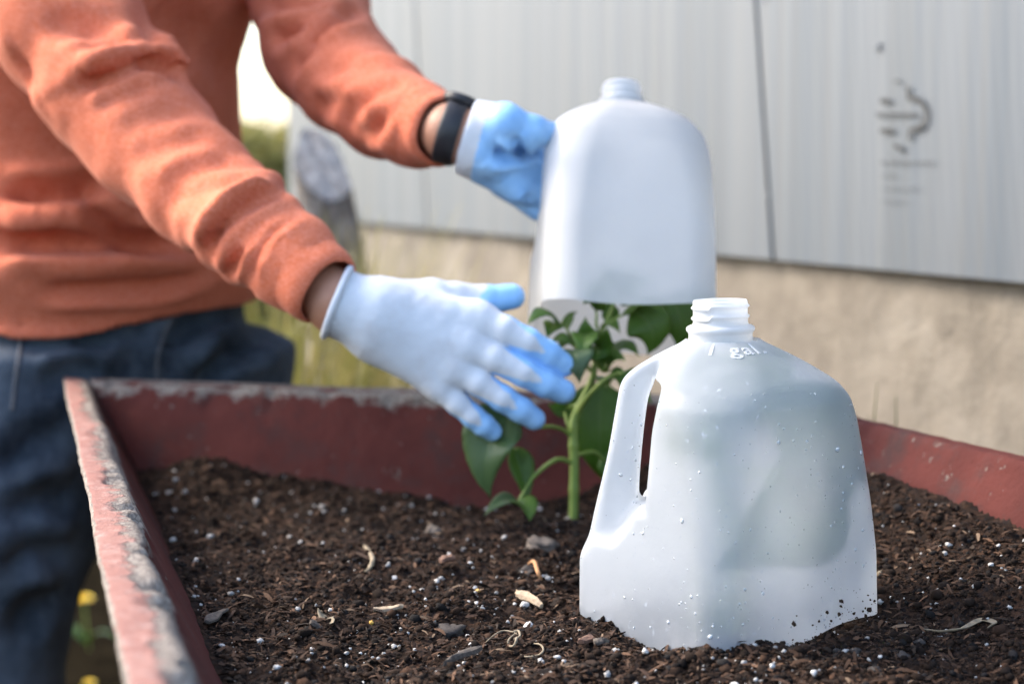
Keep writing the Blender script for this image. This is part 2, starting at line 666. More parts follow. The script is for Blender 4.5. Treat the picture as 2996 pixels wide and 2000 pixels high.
def panel(s_lo, s_hi, rib_lo):
    """one sheet; s_lo/s_hi are functions of z; shallow vertical ribs are real relief"""
    ns = 260; nz = 8
    V, UV, RB = [], [], []
    for off_i in (0, 1):
        for i in range(ns):
            for j in range(nz):
                f = i / (ns - 1)
                s0 = s_lo(1.0) + (s_hi(1.0) - s_lo(1.0)) * f
                z = zb(s0) + (ZT - zb(s0)) * (j / (nz - 1)) ** 1.5
                s = s_lo(z) + (s_hi(z) - s_lo(z)) * f
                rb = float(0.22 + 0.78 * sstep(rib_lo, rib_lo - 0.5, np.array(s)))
                rel = 0.0022 * rb * (0.5 + 0.5 * math.sin(s * 2 * math.pi / 0.021)) if off_i == 0 else -TH
                V.append(wp(s, z, rel)); UV.append((s, z)); RB.append(rb)
    F = []
    A = ns * nz
    g = lambda o, i, j: o * A + i * nz + j
    for i in range(ns - 1):
        for j in range(nz - 1):
            F.append((g(0, i, j), g(0, i, j + 1), g(0, i + 1, j + 1), g(0, i + 1, j)))
            F.append((g(1, i, j), g(1, i + 1, j), g(1, i + 1, j + 1), g(1, i, j + 1)))
        for j in (0, nz - 1):
            F.append((g(0, i, j), g(0, i + 1, j), g(1, i + 1, j), g(1, i, j)) if j == 0 else (g(0, i, j), g(1, i, j), g(1, i + 1, j), g(0, i + 1, j)))
    for i in (0, ns - 1):
        for j in range(nz - 1):
            F.append((g(0, i, j), g(1, i, j), g(1, i, j + 1), g(0, i, j + 1)))
    o = mesh('wall_panel', V, F, M_PANEL, house, smooth=False)
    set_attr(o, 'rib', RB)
    uvl = o.data.uv_layers.new(name='UVMap')
    li = np.zeros(len(o.data.loops), dtype=np.int32); o.data.loops.foreach_get('vertex_index', li)
    uvl.data.foreach_set('uv', np.array(UV, dtype=np.float32)[li].ravel())
    return o


G = 0.0045
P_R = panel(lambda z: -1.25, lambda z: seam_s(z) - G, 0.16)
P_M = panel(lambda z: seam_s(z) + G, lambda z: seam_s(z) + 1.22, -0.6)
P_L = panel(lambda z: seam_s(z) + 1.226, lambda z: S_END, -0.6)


def slab(name, s0, s1, z0, z1, o0, o1, mat, parent, zt=None, sub=1):
    V = []
    for o_ in (o0, o1):
        for s_ in (s0, s1):
            for top in (0, 1):
                V.append(wp(s_, (zt(s_) if (top and zt) else (z1 if top else z0)), o_))
    F = [(0, 1, 3, 2), (4, 6, 7, 5), (0, 4, 5, 1), (2, 3, 7, 6), (0, 2, 6, 4), (1, 5, 7, 3)]
    o = mesh(name, V, F, mat, parent, smooth=False)
    bm = bmesh.new(); bm.from_mesh(o.data); bmesh.ops.recalc_face_normals(bm, faces=bm.faces); bm.to_mesh(o.data); bm.free()
    return o


slab('sheathing', -1.25, S_END, 0.9, ZT, -0.16, -TH - 0.002, M_DARKGAP, house)
# rough foundation face
ns, nz = 260, 60
s_ = np.linspace(-1.25, S_END, ns); t_ = np.linspace(0, 1, nz)
V = []
for s in s_:
    for t in t_:
        V.append(wp(s, -0.02 + (zb(s) + 0.045) * t, -0.016))
V = np.array(V)
V += WN * (noise3(V, 9) * 0.010 + noise3(V, 40) * 0.006 + noise3(V, 110) * 0.003)[:, None]
ii, jj = np.meshgrid(np.arange(ns - 1), np.arange(nz - 1), indexing='ij'); k = (ii * nz + jj).ravel()
fo = mesh('foundation', V, np.stack([k, k + 1, k + nz + 1, k + nz], 1), M_FOUND, house)
md = fo.modifiers.new('thick', 'SOLIDIFY'); md.thickness = 0.15; md.offset = -1 if fo.data.polygons[0].normal.dot(Vector(WN)) > 0 else 1
# end wall of the house, going away from the bed, and a low eave above the picture
slab('end_wall', S_END - 0.02, S_END - 0.001, 0, ZT, -2.5, -0.165, M_FOUND, house)
slab('roof', -1.4, S_END + 0.25, ZT + 0.003, ZT + 0.12, -2.6, 0.10, M_DARKGAP, house)

# faded ink stamp on the right panel (flat print)
stamp_polys = []


def stroke(pts, wpx):
    q = [on_wall(x, y, 0.0040) for x, y in pts]
    V = []
    wd = wpx / 2 * 2.2 / FPX
    F = []
    for i, p in enumerate(q):
        tdir = (q[min(i + 1, len(q) - 1)] - q[max(i - 1, 0)]); tdir /= np.linalg.norm(tdir)
        sd_ = np.cross(tdir, WN)
        V += [p - sd_ * wd, p + sd_ * wd]
        if i: F.append((2 * i - 2, 2 * i - 1, 2 * i + 1, 2 * i))
    return V, F


def strokes(name, lst, mat, parent):
    VV, FF = [], []
    for pts, wpx in lst:
        v, f = stroke(pts, wpx); o = len(VV)
        VV += v; FF += [tuple(a + o for a in g) for g in f]
    return mesh(name, VV, FF, mat, parent, smooth=False)


def cs(x, y): return (2450 + x / 2.6125, 80 + y / 2.6125)


arc = [cs(535, 450), cs(540, 540), cs(600, 545), cs(650, 585), cs(672, 640), cs(672, 700), cs(645, 755), cs(600, 775), cs(550, 785), cs(548, 860)]
L = [(arc, 16)]
for y, x0, x1 in ((562, 325, 400), (790, 325, 425)):
    L.append(([cs(x0, y), cs(x1, y)], 13))
for k in range(13):
    x = 300 + k * 25
    L.append(([cs(x, 650), cs(x + random.uniform(4, 14), 690)], 5))
    L.append(([cs(x, 672), cs(x + 19, 668)], 6))
L.append(([cs(430, 415), cs(480, 410)], 6)); L.append(([cs(430, 905), cs(490, 925)], 12)); L.append(([cs(470, 945), cs(505, 930)], 8))
for row, (y, x0, x1, wpx) in enumerate(((1035, 335, 725, 7), (1135, 340, 450, 4), (1235, 340, 620, 4), (1335, 345, 520, 3))):
    x = x0
    while x < x1:
        L.append(([cs(x, y - 13), cs(x + random.uniform(-4, 8), y + 13)], wpx * .55))
        if random.random() < 0.7: L.append(([cs(x, y + random.uniform(-12, 12)), cs(x + 16, y + random.uniform(-12, 12))], wpx * .5))
        x += 24
strokes('ink_stamp', L, M_INK, P_R)
# nail heads
for px, py, r in ((2567, 136, 0.0058), (2246, 572, 0.004), (2235, 0, 0.003)):
    c = on_wall(px, py, 0.0026)
    V = [c + WN * 0.002]; F = []
    sx = WD; sz = np.array([0, 0, 1.0])
    for k in range(14):
        a = 2 * math.pi * k / 14
        V.append(c + r * (math.cos(a) * sx + math.sin(a) * sz))
    F = [(0, 1 + k, 1 + (k + 1) % 14) for k in range(14)]
    mesh('nail_head', V, F, M_DARKGAP, P_R)

# ================================================================== planter
ZTOP = 0.785
SOILZ = 0.700


def line_fit(pts):
    q = np.array([on_z(x, y, ZTOP)[:2] for x, y in pts])
    c = q.mean(0); u, s, vt = np.linalg.svd(q - c)
    d = vt[0]
    return c, d


def isect(l1, l2):
    (p, d), (q, e) = l1, l2
    t = np.linalg.solve(np.array([d, -e]).T, q - p)
    return p + d * t[0]


l_out = line_fit([(195, 1168), (229, 1389), (271, 1614), (314, 1801), (359, 1995)])
l_in = line_fit([(271, 1135), (295, 1208), (332, 1323), (362, 1438), (417, 1583), (477, 1747), (538, 1880), (586, 1995)])
b_in = line_fit([(283, 1119), (1109, 1132), (1900, 1166)])
r_out = line_fit([(2520, 1226), (2996, 1332)])


def shift(l, away_from, dist):
    p, d = l
    n = np.array([-d[1], d[0]])
    if np.dot(n, p - away_from) < 0: n = -n
    return (p + n * dist, d)


mid = np.array([0.05, 1.3])
b_out = shift(b_in, mid, 0.036)
r_in = shift(r_out, mid, -0.018)
f_in = (np.array([0.0, 0.42]), np.array([1.0, -0.12]))
f_out = shift(f_in, mid, 0.034)
QI = [isect(l_in, f_in), isect(l_in, b_in), isect(b_in, r_in), isect(r_in, f_in)]      # inner corners at the rim
QO = [isect(l_out, f_out), isect(l_out, b_out), isect(b_out, r_out), isect(r_out, f_out)]
Z0 = 0.53
SLOPE = 0.50                               # the sides lean in towards the floor
_in = lambda l, h: shift(l, mid, -SLOPE * h)


def corners(h):
    a = [_in(l, h) for l in (l_in, b_in, r_in, f_in)]; b = [_in(l, h) for l in (l_out, b_out, r_out, f_out)]
    return ([isect(a[0], a[3]), isect(a[0], a[1]), isect(a[1], a[2]), isect(a[2], a[3])],
            [isect(b[0], b[3]), isect(b[0], b[1]), isect(b[1], b[2]), isect(b[2], b[3])])


BI, BO = corners(ZTOP - Z0)


def m_paint():
    t = NT('peeling_red_paint'); v = t.coord()
    edge = t.attr('edge'); top = t.attr('top')
    sv = t.mapping(v, (1, 1, 1))
    a = t.noise(sv, 42, 6, 0.68); b = t.noise(sv, 9, 5, 0.6); f = t.noise(sv, 220, 4, 0.7)
    red = t.mix(t.ramp(b, [(0.35, 0), (0.65, 1)]), (0.062, 0.017, 0.0145), (0.098, 0.027, 0.022))
    red = t.mix(t.ramp(t.noise(sv, 16, 6, 0.7), [(0.5, 0), (0.68, 1)]), red, (0.050, 0.027, 0.025))
    red = t.mix(t.math('MULTIPLY', top, 0.82), red, t.mix(t.noise(sv, 30, 4), (0.255, 0.122, 0.102), (0.33, 0.185, 0.155)))  # skylight on faded tops and shade inside the box are put into this red
    red = t.mix(t.math('MULTIPLY', top, t.ramp(t.noise(t.mapping(v, (1, 1, 1)), 95, 6, .75), [(.5, 0), (.7, .7)])), red, (0.38, 0.28, 0.25))
    wood = t.mix(t.ramp(f, [(0.3, 0), (0.7, 1)]), (0.125, 0.105, 0.09), (0.31, 0.275, 0.24))
    wood = t.mix(t.ramp(t.vor(t.mapping(v, (1, 0.35, 1)), 260, 'DISTANCE_TO_EDGE'), [(0.0, .8), (0.10, 0)]), wood, (0.07, 0.06, 0.055))
    m = t.math('ADD', t.math('MULTIPLY', t.math('SUBTRACT', a, 0.5), 0.050), edge)
    m = t.math('ADD', t.math('MULTIPLY', t.math('SUBTRACT', t.noise(sv, 8, 2), 0.5), 0.016), m)
    bare = t.ramp(t.math('MULTIPLY', m, 40), [(0.32, 1), (0.58, 0)])
    spots = t.ramp(t.noise(sv, 70, 5, 0.75), [(0.635, 0), (0.68, 1)])
    bare2 = t.math('MAXIMUM', bare, t.math('MULTIPLY', spots, 0.85))
    c = t.mix(bare2, red, wood)
    c = t.mix(t.ramp(t.noise(sv, 120, 5, 0.8), [(0.62, 0), (0.7, 0.8)]), c, (0.06, 0.045, 0.04))
    hgt = t.math('SUBTRACT', t.math('MULTIPLY', f, 0.35), t.math('MULTIPLY', bare2, 0.8))
    return t.done(t.bsdf(c, 0.85, t.bump(t.noise(sv, 90, 5, 0.7), 0.5, 0.004, t.bump(hgt, 0.6, 0.0025)), Specular_IOR_Level=0.12))


M_PAINT = m_paint()
planter = empty('planter_box', (*((QO[0] + QO[2]) / 2), 0.0), 'raised wooden planter box with peeling red paint, filled with dark soil', 'planter')


def board(name, top4, bot4, z0, z1, in_edge=0.0, out_edge=0.012, label=None, fade=1.0, chips=1.0):  # fade scales the paler, sky-lit top colour
    """thick weathered board; cross-section runs outer bottom, outer top, inner top, inner bottom"""
    oa, ia, ib, ob = top4
    Lb = np.linalg.norm(ib - ia); N = max(40, int(Lb / 0.004))
    r = 0.005
    sec = []   # (across 0..1 outer->inner, height below top, edge distance, top flag)
    th = 0.032
    for h in np.linspace(z1 - z0, r, 12): sec.append((0.0, h, 1, 0))
    for a in np.linspace(0, math.pi / 2, 5)[1:-1]: sec.append(((r - r * math.cos(a)) / th, r - r * math.sin(a), 0.003, .6))
    for u in np.linspace(r / th, 1 - r / th, 11): sec.append((u, 0.0, min((1 - u) * th + in_edge, u * th + out_edge), 1))
    for a in np.linspace(0, math.pi / 2, 5)[1:-1]: sec.append((1 - (r - r * math.sin(a)) / th, r - r * math.cos(a), 0.0 + in_edge, .6))
    hh = np.concatenate([np.linspace(r, 0.03, 8), np.linspace(0.04, z1 - z0, 10)])
    for h in hh: sec.append((1.0, h, h * 0.9 + in_edge, 0))
    M = len(sec)
    S = np.array(sec)
    T = np.linspace(0, 1, N)
    o2 = oa[None] + (ob - oa)[None] * T[:, None]; i2 = ia[None] + (ib - ia)[None] * T[:, None]
    V = np.zeros((N, M, 3))
    V[..., :2] = o2[:, None] + (i2 - o2)[:, None] * S[None, :, 0:1]
    o3 = bot4[0][None] + (bot4[3] - bot4[0])[None] * T[:, None]; i3 = bot4[1][None] + (bot4[2] - bot4[1])[None] * T[:, None]
    W = o3[:, None] + (i3 - o3)[:, None] * S[None, :, 0:1]
    hf = (S[:, 1] / (z1 - z0))[None, :, None]
    V[..., :2] = V[..., :2] * (1 - hf) + W * hf
    V[..., 2] = z1 - S[None, :, 1]
    P = V.reshape(-1, 3).copy()
    near_top = np.exp(-np.tile(S[:, 1], N) / 0.02)
    inn = np.tile(sstep(0.35, 1.0, S[:, 0]), N)
    chip = np.maximum(0, noise3(P, 38, 2) + 0.5 * noise3(P, 90, 4) - 0.02) * 0.020 + np.maximum(0, noise3(P, 15, 8)) * 0.010
    chip = chip * chips
    Vf = V.reshape(-1, 3)
    Vf[:, 2] -= chip * near_top * inn * 0.7
    nin = np.append((i2 - o2).mean(0), 0); nin /= np.linalg.norm(nin)
    Vf -= nin * (chip * near_top * inn * 0.8)[:, None]
    Vf += nin * ((noise3(P, 6, 1) * 0.004 + noise3(P, 60, 3) * 0.0012))[:, None]
    Vf[:, 2] += noise3(P, 7, 6) * 0.004 * near_top + noise3(P, 70, 9) * 0.0012 * near_top
    ii, jj = np.meshgrid(np.arange(N - 1), np.arange(M - 1), indexing='ij'); k = (ii * M + jj).ravel()
    F = [tuple(q) for q in np.stack([k, k + 1, k + M + 1, k + M], 1)]
    for i in range(N - 1): F.append((i * M + M - 1, i * M, (i + 1) * M, (i + 1) * M + M - 1))
    F.append(tuple(range(M))[::-1]); F.append(tuple((N - 1) * M + j for j in range(M)))
    o = mesh(name, Vf, F, M_PAINT, planter)
    bm = bmesh.new(); bm.from_mesh(o.data); bmesh.ops.recalc_face_normals(bm, faces=bm.faces); bm.to_mesh(o.data); bm.free()
    set_attr(o, 'edge', np.tile(S[:, 2], N)); set_attr(o, 'top', np.tile(S[:, 3] * fade, N))
    if label: o['label'] = label
    return o




def side4(I, O, i, j):
    return (O[i], I[i], I[j], O[j])


def end4(I, O, i, j):
    d = (I[j] - I[i]) / np.linalg.norm(I[j] - I[i]); sh = 0.0015
    return (O[i] + (I[i] - O[i]) * 0.02 + d * 0.03, I[i] + d * sh, I[j] - d * sh, O[j] - d * 0.03)


board('side_board', side4(QI, QO, 0, 1), side4(BI, BO, 0, 1), Z0, ZTOP, in_edge=0.0005, out_edge=0.018, label='left side board with pinkish peeling paint on its top edge')
board('end_board', end4(QI, QO, 1, 2), end4(BI, BO, 1, 2), Z0, ZTOP - 0.001, in_edge=0.005, out_edge=-0.01, fade=0.2, label='far end board with a bare grey top edge')
board('side_board', side4(QI, QO, 3, 2), side4(BI, BO, 3, 2), Z0, ZTOP, in_edge=0.020, out_edge=0.03, fade=0.0, chips=0.25, label='deep red side board in front of the concrete foundation')
board('end_board', end4(QI, QO, 0, 3), end4(BI, BO, 0, 3), Z0, ZTOP - 0.001, out_edge=0.0)
# floor and legs
M_WOODLEG = m_simple('old_leg_wood', (0.12, 0.06, 0.05), (0.24, 0.17, 0.13), 25, 0.9, 0.6, 90, 0.004)
V = [np.append(q, z) for z in (Z0 - 0.025, Z0 - 0.002) for q in BI]
mesh('floor_board', V, [(3, 2, 1, 0), (4, 5, 6, 7), (0, 1, 5, 4), (1, 2, 6, 5), (2, 3, 7, 6), (3, 0, 4, 7)], M_WOODLEG, planter, smooth=False)
cen = sum(BI) / 4
for q in BI:
    c = q + (cen - q) / np.linalg.norm(cen - q) * 0.055
    e = 0.032
    V = [(c[0] + a * e, c[1] + b * e, z) for z in (-0.02, 0.30, Z0 - 0.027) for a, b in ((-1, -1), (1, -1), (1, 1), (-1, 1))]
    F = [(3, 2, 1, 0), (8, 9, 10, 11)] + [(l * 4 + i, l * 4 + (i + 1) % 4, l * 4 + 4 + (i + 1) % 4, l * 4 + 4 + i) for l in (0, 1) for i in range(4)]
    o = mesh('leg', V, F, M_WOODLEG, planter, smooth=False)
    md = o.modifiers.new('bevel', 'BEVEL'); md.width = 0.004; md.segments = 2
# nail heads on the end board's inner face, one patch of filler
# ================================================================== soil
r_in, b_in, l_in, f_in = [_in(l, 0.080) for l in (r_in, b_in, l_in, f_in)]
rp, rd = r_in
rn = np.array([-rd[1], rd[0]])
if np.dot(rn, mid - rp) < 0: rn = -rn
bp, bd = b_in
bn_ = np.array([-bd[1], bd[0]])
if np.dot(bn_, mid - bp) < 0: bn_ = -bn_
lp, ld = l_in
ln_ = np.array([-ld[1], ld[0]])
if np.dot(ln_, mid - lp) < 0: ln_ = -ln_


def soil_base(X, Y):
    XY = np.stack([X, Y], -1)
    dr = (XY - rp) @ rn; db = (XY - bp) @ bn_; dl = (XY - lp) @ ln_
    z = SOILZ + 0.050 * sstep(0.16, 0.0, dr) - 0.012 * sstep(0.14, 0.0, db) * sstep(0.12, 0.3, dl)
    z = z + 0.016 * np.exp(-((X + 0.30) ** 2 + (Y - 1.80) ** 2) / 0.08 ** 2) + 0.006 * np.exp(-((X - 0.13) ** 2 + (Y - 1.10) ** 2) / 0.13 ** 2)
    return z


def soil_h(X, Y):
    P = np.stack([X, Y, np.zeros_like(X)], -1)
    z = soil_base(X, Y)
    z = z + noise3(P, 9, 1) * 0.016 + noise3(P, 24, 2) * 0.011 + noise3(P, 62, 3) * 0.0075
    z = z + np.abs(noise3(P, 130, 4)) * 0.006 + noise3(P, 260, 5) * 0.0032
    return z


def inside(X, Y, pad=0.0):
    XY = np.stack([X, Y], -1)
    m = ((XY - rp) @ rn > -pad) & ((XY - bp) @ bn_ > -pad) & ((XY - lp) @ ln_ > -pad)
    fn = np.array([-f_in[1][1], f_in[1][0]]); fn = fn if np.dot(fn, mid - f_in[0]) > 0 else -fn
    return m & ((XY - f_in[0]) @ fn > -pad)


def m_soil():
    t = NT('potting_soil'); v = t.coord()
    a = t.noise(v, 30, 6, 0.7); b = t.noise(v, 260, 5, 0.7); cst = t.vor(v, 330, 'F1', 'Color')
    sx = t.n('ShaderNodeSeparateColor'); t.l(cst, sx.inputs[0])
    c = t.ramp(a, [(0.3, (0.008, 0.005, 0.0035)), (0.5, (0.018, 0.0105, 0.007)), (0.72, (0.034, 0.0195, 0.0125))])
    c = t.mix(t.ramp(sx.outputs[0], [(0.55, 0), (0.95, 0.8)]), c, (0.060, 0.032, 0.020))
    c = t.mix(t.ramp(sx.outputs[1], [(0.65, 0), (0.9, 0.8)]), c, (0.012, 0.010, 0.010))
    return t.done(t.bsdf(c, 0.9, t.bump(b, 1.0, 0.004), Specular_IOR_Level=0.1))


M_SOIL = m_soil()
x0, x1 = min(q[0] for q in QI) - .02, max(q[0] for q in QI) + .02
gxs = np.arange(x0, x1, 0.0024)
gys = np.concatenate([np.arange(0.36, 0.95, 0.012), np.arange(0.95, 1.45, 0.0022), np.arange(1.45, max(q[1] for q in QI) + .02, 0.0034)])
X, Y = np.meshgrid(gxs, gys, indexing='ij')
V = np.stack([X, Y, soil_h(X, Y)], -1)
nx, ny = X.shape
ii, jj = np.meshgrid(np.arange(nx - 1), np.arange(ny - 1), indexing='ij'); k = (ii * ny + jj).ravel()
F = np.stack([k, k + ny, k + ny + 1, k + 1], 1)
ok = inside(X.ravel()[F].mean(1), Y.ravel()[F].mean(1), 0.006)
F = F[ok]
used = np.unique(F); remap = np.full(nx * ny, -1); remap[used] = np.arange(len(used))
SOIL = mesh('soil', V.reshape(-1, 3)[used], remap[F], M_SOIL)
tag(SOIL, kind='structure')


def m_vcol(name, rough=0.9, bscale=500, bstr=0.6, bd=0.001, **kw):
    t = NT(name); v = t.coord()
    c = t.attr('tint', 'Color')
    c = t.mix(t.noise(v, 350, 3), t.mix(0.35, c, (0, 0, 0)), c)
    return t.done(t.bsdf(c, rough, t.bump(t.noise(v, bscale, 3), bstr, bd), **kw))


M_CRUMB = m_vcol('soil_crumbs', Specular_IOR_Level=0.12)
M_FIBRE = m_vcol('root_fibres', 0.8, Specular_IOR_Level=0.2)
M_PERL = m_vcol('perlite_grains', 0.75, 900, 1.0, 0.0012)


def ico(sub):
    bm = bmesh.new(); bmesh.ops.create_icosphere(bm, subdivisions=sub, radius=1)
    v = np.array([q.co[:] for q in bm.verts]); f = np.array([[q.index for q in fc.verts] for fc in bm.faces]); bm.free()
    return v, f


def lumps(cent, size, sub, jag=0.35, flat=0.8):
    bv, bf = ico(sub)
    n = len(cent)
    q = rng.normal(size=(n, 3, 3)); Q_, _ = np.linalg.qr(q)
    sc_ = rng.uniform(0.6, 1.15, (n, 1, 3))
    V = bv[None] * sc_
    V = V * (1 + jag * (rng.random((n, len(bv), 1)) - 0.5) * 2)
    V = np.einsum('nij,nkj->nki', Q_, V)
    V[..., 2] *= flat
    V = V * size[:, None, None] + cent[:, None]
    F = bf[None] + (np.arange(n) * len(bv))[:, None, None]
    return V.reshape(-1, 3), F.reshape(-1, 3), len(bv)


def scatter(n, power=1.0):
    out = np.zeros((0, 2))
    while len(out) < n:
        Yq = 0.93 + (1.9 - 0.93) * rng.random(n * 3) ** power
        Xq = Yq * rng.uniform(-0.26, 0.30, n * 3)
        wide = rng.random(n * 3) < 0.22                       # the rest of the bed, thinner
        Yq = np.where(wide, rng.uniform(0.40, 1.9, n * 3), Yq); Xq = np.where(wide, rng.uniform(-0.45, 0.95, n * 3), Xq)
        ok = inside(Xq, Yq, -0.003)
        out = np.concatenate([out, np.stack([Xq, Yq], 1)[ok]])
    return out[:n]


def clump_mask(p):
    return noise3(np.stack([p[:, 0], p[:, 1], np.zeros(len(p))], 1), 30, 11)


# crumbs of soil
n = 40000
p = scatter(n, 1.5)
r = np.clip(rng.lognormal(math.log(0.0010), 0.55, n), 0.0005, 0.0042)
big = clump_mask(p) > 0.12
r[big] *= 1.25
c3 = np.stack([p[:, 0], p[:, 1], soil_h(p[:, 0], p[:, 1]) + r * 0.25], 1)
V, F, m = lumps(c3, r, 1, 0.30, 0.8)
o = mesh('soil_crumbs', V, F, M_CRUMB, smooth=False)
tag(o, kind='stuff')
tints = np.array([(0.030, 0.018, 0.012), (0.022, 0.014, 0.010), (0.052, 0.029, 0.018), (0.026, 0.023, 0.022), (0.080, 0.043, 0.026), (0.016, 0.011, 0.009)])
tt = tints[rng.choice(len(tints), n, p=[.3, .25, .16, .12, .05, .12])] * rng.uniform(0.45, 1.0, (n, 1))
set_col(o, 'tint', np.repeat(tt, m, 0))

# bark and peat fibres
n = 23000
p = scatter(n, 1.7)
Lf = np.clip(rng.lognormal(math.log(0.0048), 0.5, n), 0.002, 0.018); wf = np.clip(Lf * rng.uniform(0.04, 0.16, n), 0.00018, 0.0011)
a = rng.uniform(0, 2 * np.pi, n); el = rng.normal(0.12, 0.28, n)
d = np.stack([np.cos(a) * np.cos(el), np.sin(a) * np.cos(el), np.sin(el)], 1)
s = np.stack([-np.sin(a), np.cos(a), rng.normal(0, .5, n)], 1)
c0 = np.stack([p[:, 0], p[:, 1], soil_h(p[:, 0], p[:, 1]) + 0.0008], 1)
bend = rng.normal(0, 0.22, (n, 1)) * s
V = []
for t in (-0.5, -0.15, 0.2, 0.5):
    cc = c0 + d * (t * Lf)[:, None] + bend * (Lf * (0.25 - t * t))[:, None] + np.array([0, 0, 1]) * (Lf * 0.15 * (0.25 - t * t) * 4)[:, None] * 0.5
    ww = wf * (0.5 if abs(t) == 0.5 else 1)
    V += [cc - s * ww[:, None], cc + s * ww[:, None]]
V = np.stack(V, 1)
b = (np.arange(n) * 8)[:, None]
F = np.concatenate([b + np.array([2 * q, 2 * q + 1, 2 * q + 3, 2 * q + 2]) for q in range(3)])
o = mesh('bark_fibres', V.reshape(-1, 3), F, M_FIBRE, smooth=False)
tag(o, kind='stuff')
ft = np.array([(0.070, 0.037, 0.021), (0.045, 0.024, 0.015), (0.115, 0.062, 0.036), (0.17, 0.115, 0.075), (0.03, 0.02, 0.014)])
tt = ft[rng.choice(5, n, p=[.36, .3, .15, .04, .15])] * rng.uniform(0.7, 1.2, (n, 1))
set_col(o, 'tint', np.repeat(tt, 8, 0))

# perlite
n = 1700
p = scatter(n * 3, 1.25)
cl_ = noise3(np.stack([p[:, 0], p[:, 1], np.zeros(len(p))], 1), 22, 21) + .6 * noise3(np.stack([p[:, 0], p[:, 1], np.zeros(len(p))], 1), 70, 22)
p = p[np.argsort(-(cl_ + .35 * rng.normal(size=len(p))))[:n]]
r = np.clip(rng.lognormal(math.log(0.00085), 0.55, n), 0.0003, 0.0030)
c3 = np.stack([p[:, 0], p[:, 1], soil_h(p[:, 0], p[:, 1]) + r * 0.5], 1)
V, F, m = lumps(c3, r, 2, 0.36, 0.85)
o = mesh('perlite', V, F, M_PERL, smooth=False)
tag(o, kind='stuff')
tt = np.array((0.74, 0.72, 0.69)) * rng.uniform(0.35, 1.0, (n, 1)) ** .8
set_col(o, 'tint', np.repeat(tt, m, 0))


# --- single pieces lying on the soil, each a thing of its own
def soil_pt(px, py, lift=0.0):
    Pq = on_z(px, py, SOILZ)
    for _ in range(12):
        z = float(soil_h(np.array([Pq[0]]), np.array([Pq[1]]))[0])
        Pq = on_z(px, py, z + lift)
    return Pq


def single_tint(name, c, c2, scale=300, rough=0.85):
    return m_simple(name, c, c2, scale, rough, 0.6, 500, 0.001)


M_TANCHIP = single_tint('tan_wood', (0.20, 0.145, 0.095), (0.42, 0.33, 0.23), 250)
M_GREYBARK = single_tint('grey_bark', (0.034, 0.027, 0.022), (0.105, 0.085, 0.070), 420)
M_STRAW = single_tint('dry_straw', (0.16, 0.125, 0.08), (0.29, 0.235, 0.16), 150)
M_REDBARK = single_tint('reddish_bark', (0.10, 0.05, 0.033), (0.17, 0.095, 0.062), 200)
M_CLOD = single_tint('soil_clod', (0.020, 0.016, 0.014), (0.045, 0.036, 0.031), 200)
M_GREYCLOD = single_tint('pale_clod', (0.065, 0.050, 0.040), (0.15, 0.122, 0.098), 220)
M_YELLOW = single_tint('yellow_pellet', (0.62, 0.33, 0.05), (0.75, 0.45, 0.09), 300, 0.5)
M_ORANGE = single_tint('orange_fibre', (0.30, 0.15, 0.065), (0.45, 0.24, 0.11), 200)


def chip(name, a, b, wd, th, mat, label, cat, taper=0.5, twist=0.2):
    """a split sliver of wood between two picture points on the soil"""
    A, B = soil_pt(*a), soil_pt(*b)
    mid_ = (A + B) / 2
    n = 10
    ax = B - A; Ln = np.linalg.norm(ax); ax /= Ln
    sd_ = np.cross(ax, [0, 0, 1.0]); sd_ /= np.linalg.norm(sd_); up = np.cross(sd_, ax)
    V, F = [], []
    ph = rng.uniform(0, 6)
    for i in range(n):
        t = i / (n - 1)
        prof = min(1, (0.35 + 2.5 * t) if taper < 1 else 1, 0.3 + 3.2 * (1 - t)) * (1 - taper * 0.5 * t)
        c = A + ax * Ln * t + up * (th * 0.7 + 0.0015 * math.sin(3 * t + ph))
        w1 = wd / 2 * prof * (1 + 0.25 * math.sin(7 * t + ph)); h1 = th / 2 * (0.6 + 0.4 * prof)
        an = twist * (t - 0.5)
        s_ = sd_ * math.cos(an) + up * math.sin(an); u_ = -sd_ * math.sin(an) + up * math.cos(an)
        for q in ((-1, -.5), (-.8, .6), (-.2, 1), (.35, .75), (.9, .5), (1, -.4), (.1, -1)):
            V.append(c + s_ * q[0] * w1 + u_ * q[1] * h1 * (1 + 0.3 * rng.uniform(-1, 1)))
    for i in range(n - 1):
        for j in range(7):
            F.append((i * 7 + j, i * 7 + (j + 1) % 7, (i + 1) * 7 + (j + 1) % 7, (i + 1) * 7 + j))
    F.append(tuple(range(6, -1, -1))); F.append(tuple((n - 1) * 7 + j for j in range(7)))
    o = mesh(name, V, F, mat, smooth=False)
    return tag(o, label, cat)


def strand(name, pix, rad, mat, label, cat, lifts=None, parent=None, seg=6):
    pts = []
    for i, (x, y) in enumerate(pix):
        lf = lifts[i] if lifts else 0.001
        pts.append(soil_pt(x, y, lf))
    c = bez(pts, 8 * len(pts))
    rr = rad * (0.7 + 0.5 * np.sin(np.linspace(0.3, 2.9, len(c))) + 0.1 * rng.normal(size=len(c)))
    V, F = tube(c, rr, seg)
    o = mesh(name, V, F, mat, parent)
    return tag(o, label, cat) if parent is None else o


def clod(px, py, rpx, mat, label, name='soil_clod', cat='clod', flat=0.7, n=2):
    c = soil_pt(px, py)
    r_ = rpx / FPX * c[1]
    bv, bf = ico(3)
    d = 1 + 0.6 * noise3(bv, 1.6, int(px)) + 0.6 * noise3(bv, 4, int(py)) + 0.25 * (rng.random(len(bv)) - .5)
    V = bv * d[:, None] * r_
    V[:, 2] *= flat
    o = mesh(name, V + c + [0, 0, r_ * 0.1], bf, mat, smooth=False)
    return tag(o, label, cat)


